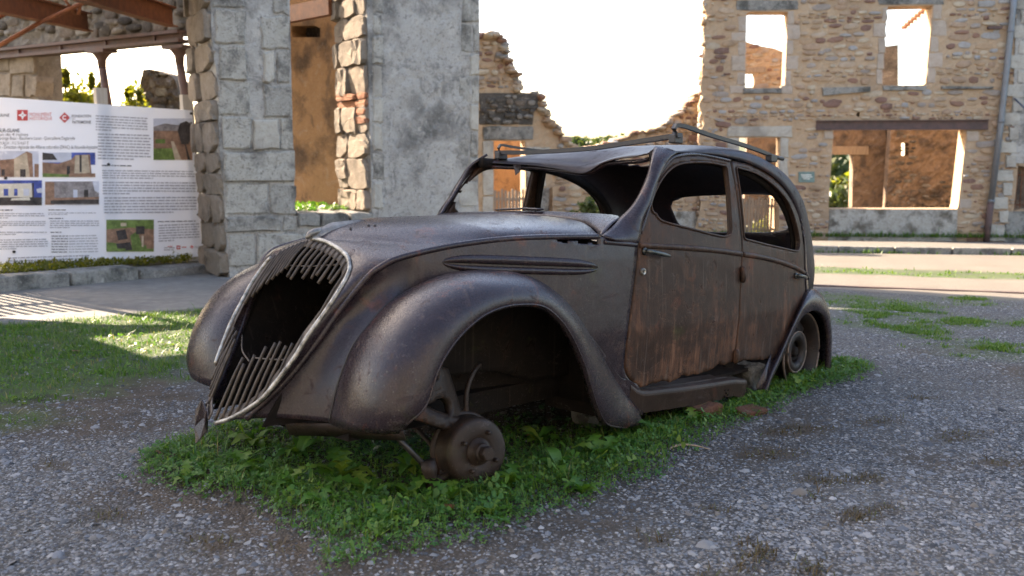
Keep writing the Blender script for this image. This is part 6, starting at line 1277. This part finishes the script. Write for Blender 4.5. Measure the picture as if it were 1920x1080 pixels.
# toothed rosette plants (dandelion-like) round the wreck: each leaf a part
def rosette_leaf(seed, toothed=True, L=1., Wd=.2):
    g_ = np.random.default_rng(seed); n = 11; V_ = []; tt = np.linspace(0, 1, n)
    for i, t in enumerate(tt):
        w_ = Wd * (math.sin(math.pi * min(1, t * .86 + .10)) ** .8) * (1 + (.55 * (1 if i % 2 else -1) if toothed and 0 < i < n - 2 else 0)) * g_.uniform(.85, 1.15); z = .42 * math.sin(t * 2.0) * L - .25 * t * t * L; x = L * t * .92
        V_ += [(x - (.05 if i % 2 else 0), -w_, z + .03), (x, 0, z), (x - (.05 if i % 2 else 0), w_, z + .03)]
    me = bpy.data.meshes.new('leaf'); me.from_pydata(V_, [], [tuple(f) for f in gridf(n, 3)]); me.polygons.foreach_set('use_smooth', [True] * len(me.polygons)); me.materials.append(M_weed); me.update(); return me
RL_ = [rosette_leaf(i, True, 1, .15) for i in range(4)] + [rosette_leaf(9 + i, False, 1, .17) for i in range(3)]
spots = [(455, 890, .15, 0), (560, 862, .13, 1), (640, 905, .16, 0), (545, 930, .12, 0), (690, 935, .15, 0), (770, 945, .14, 0), (600, 965, .11, 0), (850, 960, .13, 0), (960, 930, .13, 0), (1050, 900, .14, 1), (1010, 835, .13, 1), (1130, 870, .13, 0), (1180, 845, .12, 0), (1225, 820, .13, 1), (770, 890, .13, 1), (1300, 800, .11, 0), (1420, 755, .11, 0), (1500, 735, .11, 0), (1560, 700, .10, 1), (1380, 690, .14, 1), (1425, 690, .13, 1), (480, 840, .14, 1), (390, 880, .10, 0), (720, 1000, .09, 0), (920, 985, .10, 0), (350, 910, .09, 0), (1090, 935, .10, 0), (500, 905, .13, 1)]
gw = np.random.default_rng(77)
WEED_LABELS = ['toothed rosette weed below the torn lower tip of the grille', 'smooth-leaved weed close under the nose, right of the grille tip', 'toothed weed in front of the fender joint, nearest the ivy', 'toothed weed in mid-verge below the grille', 'toothed weed in mid-verge below the front fender', "toothed weed in front of the brake drum's left side", 'toothed weed low in the verge, halfway from grille to the verge point', 'toothed weed straight below the brake drum', 'toothed weed just right of the brake drum', 'smooth-leaved weed below the middle of the wheel arch', 'smooth-leaved pale weed behind the drum on bare soil', 'toothed weed below the rear of the wheel arch', 'toothed weed in front of the fender tail', 'smooth-leaved weed at the tip of the fender tail', 'smooth-leaved weed left of the brake drum by the steering joint', 'toothed weed under the front of the running board', 'toothed weed beside the broken brick behind the sill', 'toothed weed in front of the rear fender foot', 'smooth-leaved weed by the rear wheel rim', 'smooth-leaved weed in the gap under the rear door', 'smooth-leaved weed between rear door and rear fender foot', "smooth-leaved weed directly under the bright grille trim's end", 'small toothed weed near the left end of the verge', 'small toothed weed near the lowest point of the verge', 'small toothed weed on the verge edge below and right of the drum', 'smallest toothed weed at the very left edge of the verge', 'small toothed weed on the verge edge below the wheel arch', 'smooth-leaved weed amid the grass below the grille bars']
for i, (px, py, r_, k) in enumerate(spots):
    x, y = on_ground(px, py); o = empty('rosette_weed', (x, y, float(zmask(np.array([x]), np.array([y]), Z)[0]) - .005), (0, 0, gw.uniform(0, 6))); tag(o, WEED_LABELS[i], 'weed', 'rosette weeds around the wreck')
    for j in range(9):
        l_ = bpy.data.objects.new('leaf', RL_[gw.integers(4) if not k else 4 + gw.integers(3)]); COL.objects.link(l_); l_.parent = o; s_ = r_ * gw.uniform(.6, 1.1); l_.scale = (s_, s_, s_ * gw.uniform(.5, 1.4)); l_.rotation_euler = (gw.normal(0, .15), gw.normal(-.1, .2), j * .7 + gw.normal(0, .2))
# ivy: lobed leaves on trailing stems
def ivy_leaf(seed):
    g_ = np.random.default_rng(seed); o_ = [(0, 0), (.12, -.16), (.32, -.42), (.36, -.17), (.62, -.34), (.62, -.10), (1.0, 0), (.62, .10), (.62, .34), (.36, .17), (.32, .42), (.12, .16)]
    V_ = [(x * g_.uniform(.94, 1.06) - .05, y, -.10 * abs(y) * 2 + .06 * math.sin(x * 3)) for x, y in o_] + [(.40, 0, .05)]; n = len(o_); me = bpy.data.meshes.new('leaf'); me.from_pydata(V_, [], [(i, (i + 1) % n, n) for i in range(n)]); me.materials.append(M_ivy); me.polygons.foreach_set('use_smooth', [True] * n); me.update(); return me
IV = [ivy_leaf(i) for i in range(5)]
for name_lab, cx, cy, sx, sy, n, r_ in (('dark ivy trailing under the front of the wreck beside the drum', 735, 850, 100, 26, 54, .044), ('ivy growing behind the bare brake drum under the wheel arch', 1010, 800, 85, 18, 44, .042), ('ivy creeping under the door sill of the wreck near the brick', 1290, 772, 70, 16, 34, .040), ('ivy sprouting between the rear door and running board of the wreck', 1415, 700, 24, 22, 26, .050)):
    x0, y0 = on_ground(cx, cy); o = empty('ivy', (x0, y0, float(GZ(x0, y0)))); tag(o, name_lab, 'ivy')
    for j in range(n):
        x, y = on_ground(cx + gw.normal(0, sx * .5), cy + gw.normal(0, sy * .5)); up = .02 + abs(gw.normal(0, .04)) + (abs(gw.normal(0, .10)) if r_ == .050 else 0); l_ = bpy.data.objects.new('leaf', IV[gw.integers(5)]); COL.objects.link(l_); l_.parent = o
        l_.location = (x - x0, y - y0, float(GZ(x, y)) - float(GZ(x0, y0)) + up); s_ = r_ * gw.uniform(.6, 1.3); l_.scale = (s_, s_, s_); l_.rotation_euler = (gw.normal(.45, .35), gw.normal(.3, .3), gw.uniform(0, 6.28))
mo_ = np.vstack([thin(place(900, box(P, .08), 200 + i), mm_, 230 + i, .2, .8) for i, P in enumerate(MOSS)])
stuff('brown_moss', [blades(mo_, .014, .0022, 260, 1.2)], leaf_mat('brown_moss_tuft', (.06, .040, .016), (.10, .066, .026), (.075, .09, .022), .2))
gq = place(9000, gpoly([(1380, 660), (1640, 676), (1640, 720), (1480, 752), (1360, 790)]), 270); gq = thin(gq, poly_mask(X + wob, Y + wob, P_verge, .08), 271, .3, 1.)
stuff('wheel_weeds', [leaflets(gq[::2], .011, .026, 272, 3, .6)], M_weed); stuff('wheel_grass', [blades(gq, .030, .0020, 273, .8)], M_grass)
# bricks, stone and dead leaves on the ground beside the wreck
M_obrick = stone_mat('mossy_dark_brick', [(0, (.15, .06, .04)), (1, (.18, .08, .05))], (.05, .05, .02), .8, .7, .2, 6)
def rough_block(name, px, py, size, rot, mat, label, cat_, tilt=0, dz=0.):
    x, y = on_ground(px, py); g_ = np.random.default_rng(px); V_, F_ = boxv(-size[0] / 2, size[0] / 2, -size[1] / 2, size[1] / 2, 0, size[2]); bm = bmesh.new(); vs_ = [bm.verts.new(v) for v in V_]; [bm.faces.new([vs_[i] for i in f]) for f in F_]; bmesh.ops.subdivide_edges(bm, edges=bm.edges[:], cuts=3, use_grid_fill=True)
    for v in bm.verts: v.co += Vector(g_.normal(0, size[2] * .045, 3))
    me = bpy.data.meshes.new(name); bm.to_mesh(me); bm.free(); me.materials.append(mat); o = bpy.data.objects.new(name, me); COL.objects.link(o); bevel(o, size[2] * .12); o.location = (x, y, float(GZ(x, y)) - .012 + dz); o.rotation_euler = (R(tilt), R(tilt * .6), R(rot)); tag(o, label, cat_); return o
rough_block('brick', 1404, 778, (.17, .085, .045), 38, M_obrick, 'dark red broken brick lying on the gravel behind the sill', 'brick', 6)
rough_block('brick', 1318, 786, (.17, .10, .085), 44, M_obrick, 'old red brick propping up the sill of the wreck', 'brick', 0)
rough_block('stone_block', 1400, 735, (.16, .16, .16), 40, M_sill, 'small grey stone block under the rear of the running board', 'stone')
rough_block('stone_block', 1120, 792, (.2, .14, .07), 30, M_sill, 'flat grey stone under the tail of the front fender', 'stone')
DEAD_LABELS = ['russet dead leaf on the verge below the wheel arch', 'russet dead leaf at the front edge of the verge, low centre', 'large russet dead leaf under the nose of the wreck', 'russet dead leaf at the left tip of the verge', 'russet dead leaf on the soil behind the brake drum', 'russet dead leaf in front of the fender tail', 'russet dead leaf alone on the lawn at left', 'russet dead leaf in the weeds right of the brake drum']
for n_, (px, py, s_) in enumerate(((1073, 881, .035), (832, 985, .04), (455, 868, .05), (300, 872, .035), (992, 830, .03), (1150, 820, .03), (135, 663, .07), (985, 905, .03))):
    x, y = on_ground(px, py); me = IV[2].copy(); me.materials.clear(); me.materials.append(M_dead); o = bpy.data.objects.new('dead_leaf', me); COL.objects.link(o); o.location = (x, y, float(zmask(np.array([x]), np.array([y]), Z)[0]) + .022); o.scale = (s_ * 1.3, s_ * 1.3, s_ * 1.6); o.rotation_euler = (gw.normal(0, .4), gw.normal(0, .4), gw.uniform(0, 6)); tag(o, DEAD_LABELS[n_], 'dead leaf', 'dead leaves on the ground')
x, y = on_ground(1290, 848); V_, F_ = tube(cat([(-.10, -.02, .01), (-.04, .0, .03), (.03, .01, .025), (.09, .0, .012)], 12), [.004, .005, .004, .002], 6); o = mesh_obj('twig', V_, F_, M_wood); o.location = (x, y, float(GZ(x, y))); tag(o, 'thin dry twig lying on the gravel beside the verge', 'twig')

# bushes and trees: leaf faces scattered through a crown
def crown(name, centers, n, leaf, mat, seed, root=None):
    g_ = np.random.default_rng(seed); P = []
    for (cx, cy, cz, rx, ry, rz) in centers:
        d = g_.normal(0, 1, (n, 3)); d /= np.linalg.norm(d, axis=1)[:, None]; rad = g_.uniform(.25, 1, n) ** .5 * (1 + .18 * np.sin(d[:, 0] * 5 + cx) + .15 * np.sin(d[:, 2] * 7 + cy)); P.append(np.array([cx, cy, cz]) + d * rad[:, None] * [rx, ry, rz])
    P = np.vstack(P); m = len(P); a = g_.normal(0, 1, (m, 3)); a /= np.linalg.norm(a, axis=1)[:, None]; b = np.cross(a, g_.normal(0, 1, (m, 3))); b /= np.linalg.norm(b, axis=1)[:, None]; s_ = leaf * g_.uniform(.6, 1.4, (m, 1))
    V_ = np.stack([P - a * s_, P + b * s_ * .5, P + a * s_, P - b * s_ * .5], 1).reshape(-1, 3); o = big_mesh(name, V_, np.arange(4 * m).reshape(-1, 4), mat, False, np.repeat(g_.uniform(size=m), 4)); 
    if root: o.parent = root
    return o
def bush(px, py, Zd, r, h, n, leaf, mat, label, seed, cat_='bush', sprigs=0, nm='bush'):
    d = sight(px, py) * (Zd / sight(px, py)[1]); x, y, zt_ = d[0], d[1], d[2] + 1.022; zg = float(GZ(x, y)); o = empty(nm, (x, y, zg)); tag(o, label, cat_); g_ = np.random.default_rng(seed); H0 = zt_ - zg
    cs = [(g_.normal(0, r * .45), g_.normal(0, r * .4), H0 - h * g_.uniform(.12, .6), r * g_.uniform(.3, .5), r * .4, h * g_.uniform(.2, .34)) for _ in range(9)]
    for _ in range(sprigs): cs.append((g_.normal(0, r * .6), g_.normal(0, r * .4), H0 - h * .02 + g_.uniform(-.08, .06) * h, .05 * r, .05 * r, h * .10))
    crown('crown', cs, n // len(cs), leaf, mat, seed, o); V_, F_ = tube([(0, 0, -.1), (.02, 0, H0 * .4), (-.03, .03, H0 - h * .4)], [.03 + r * .05, .02 + r * .04, .02 + r * .02], 8); mesh_obj('trunk', V_, F_, M_dark, o)
    for k in range(4): V_, F_ = tube([(0, 0, H0 * .35), (cs[k][0], cs[k][1], cs[k][2])], [.02 + r * .02, .01], 6); mesh_obj('limb', V_, F_, M_dark, o)
    return o
bush(122, 148, 18.0, 1.0, 1.6, 2600, .07, M_bush, 'sunlit yellow-green bush behind the left half of the banner', 1, sprigs=8)
bush(232, 168, 17.0, .55, 1.2, 1500, .06, M_bush, 'small yellow-green bush between the column and the wall stump', 2, sprigs=5)
for i, (px, py, Zd, r, h) in enumerate(((1098, 264, 90, 3.0, 4), (1122, 268, 110, 5, 5), (1145, 262, 95, 2.2, 4), (1165, 268, 120, 5, 5), (1078, 268, 120, 5, 5))):
    bush(px, py, Zd, r, h, 2200, .28, M_tree, ['small round tree on the skyline left of centre gap', 'broad low tree on the skyline in the centre gap', 'slender tree topping the skyline in the gap', 'broad tree on the skyline near the rubble slope', 'broad low tree on the skyline near the stepped ruin'][i], 20 + i, 'tree', nm='skyline_tree')
bush(1575, 352, 34, 1.6, 3.0, 2200, .16, M_tree, 'dark green bush seen through the back doorway of the shop', 40); bush(1565, 318, 38, 1.8, 2.6, 1800, .18, M_bush, 'yellow-lit bush farther behind the back doorway', 41); bush(1580, 293, 60, 6, 6, 2200, .4, M_tree, 'hazy tree beyond the back doorway of the shop', 42, 'tree', nm='skyline_tree')
bush(1430, 420, 24.5, .9, 1.1, 1500, .07, M_bush, 'sunlit shrub behind the far picket gate', 43); bush(1090, 372, 19.8, .5, .9, 900, .06, M_tree, 'mossy shrub on the low garden wall beyond the windscreen', 44)
# terrace greenery behind the kerb and moss on the window ledge
tp_ = np.array([LB.P0 + LB.e * a_ + LB.b * b_ for a_, b_ in ((-5.5, -1.2), (-.1, -.25), (-.1, 1.6), (-5.5, 2.5))])
q = place(9000, tp_, 101); kq = ((q - k0) @ kn) > .36; q = q[kq]
v, f, t = leaflets(q, .028, .075, 102, 3, .7); v[:, 2] += TZ
stuff('terrace_plants', [(v, f, t)], M_bush)
q = np.array([LB.P0 + LB.e * gw.uniform(sp1 + .05, sd1 - .05) + LB.b * gw.uniform(.55, 2.2) for _ in range(700)]); v, f, t = leaflets(q, .035, .02, 104, 3, .5); zz = LB.px(600, 398)[1] + LB.z0; v[:, 2] += zz - .03 - np.repeat(zmask(q[:, 0], q[:, 1], Z), 15) + .02
stuff('ledge_moss', [(v, f, t)], M_weed)
V_, F_ = boxv(sp1 - .05, sd1 + .6, .96, 3.2, -.2, LB.px(600, 398)[1] - .02); mesh_obj('room_floor_fill', V_, F_, M_darkrub, LB.root, False)
# weeds along the foot of the house and the pavement edge
q = np.array([RB.P0 + RB.e * gw.uniform(-5, 4) + RB.b * gw.normal(-.10, .05) for _ in range(1600)]); v, f, t = blades(q, .10, .010, 105, .8); v[:, 2] += .11
q2 = np.array([pa + pd * gw.uniform(0, L_) + pn * gw.normal(-.03, .04) for _ in range(1500)]); q2 = q2[np.random.default_rng(1).uniform(size=len(q2)) < (.5 + .5 * np.sin(q2[:, 0] * 2.1))]
stuff('wall_foot_grass', [(v, f, t), blades(q2, .06, .009, 106, .8)], M_grass)
# far hills
hx = np.linspace(-260, 260, 60); V_ = []
for i, yy in enumerate((120, 200, 320)):
    for x in hx: V_.append((x, yy + 10 * math.sin(x * .03), [-6, 1.5, 3][i] + (3.0 * math.sin(x * .021 + i) + 1.4 * math.sin(x * .067 + i * 2)) * (i > 0)))
M = NT('wooded_hill'); c = M.ramp(M.noise(.15, 8, .7), [(.3, (.03, .05, .018)), (.7, (.09, .10, .035))]); o = mesh_obj('hills', V_, gridf(3, 60), M.out(c, .95), None); tag(o, kind='structure')

# unseen house front added behind the viewer to darken reflections on the car
OP = Face('added_house_front', (-15, -6.0), 0.0, 'plain stone house front across the street behind the viewer', 'ruin')
OP.slab('wall', [(0, -.3), (34, -.3), (34, 6.6), (24, 7.2), (15, 6.2), (0, 6.8)], M_ashlar, 0, .5, [in_box(5, 1.6, 1.3, 2.2), in_box(11, 1.6, 1.3, 2.2), in_box(18, 1.6, 2.6, 2.4), in_box(26, 1.6, 1.3, 2.2), in_box(5, 4.8, 1.1, 1.6), in_box(11, 4.8, 1.1, 1.6), in_box(18, 4.8, 1.1, 1.6), in_box(26, 4.8, 1.1, 1.6)], .25, rough=.01)
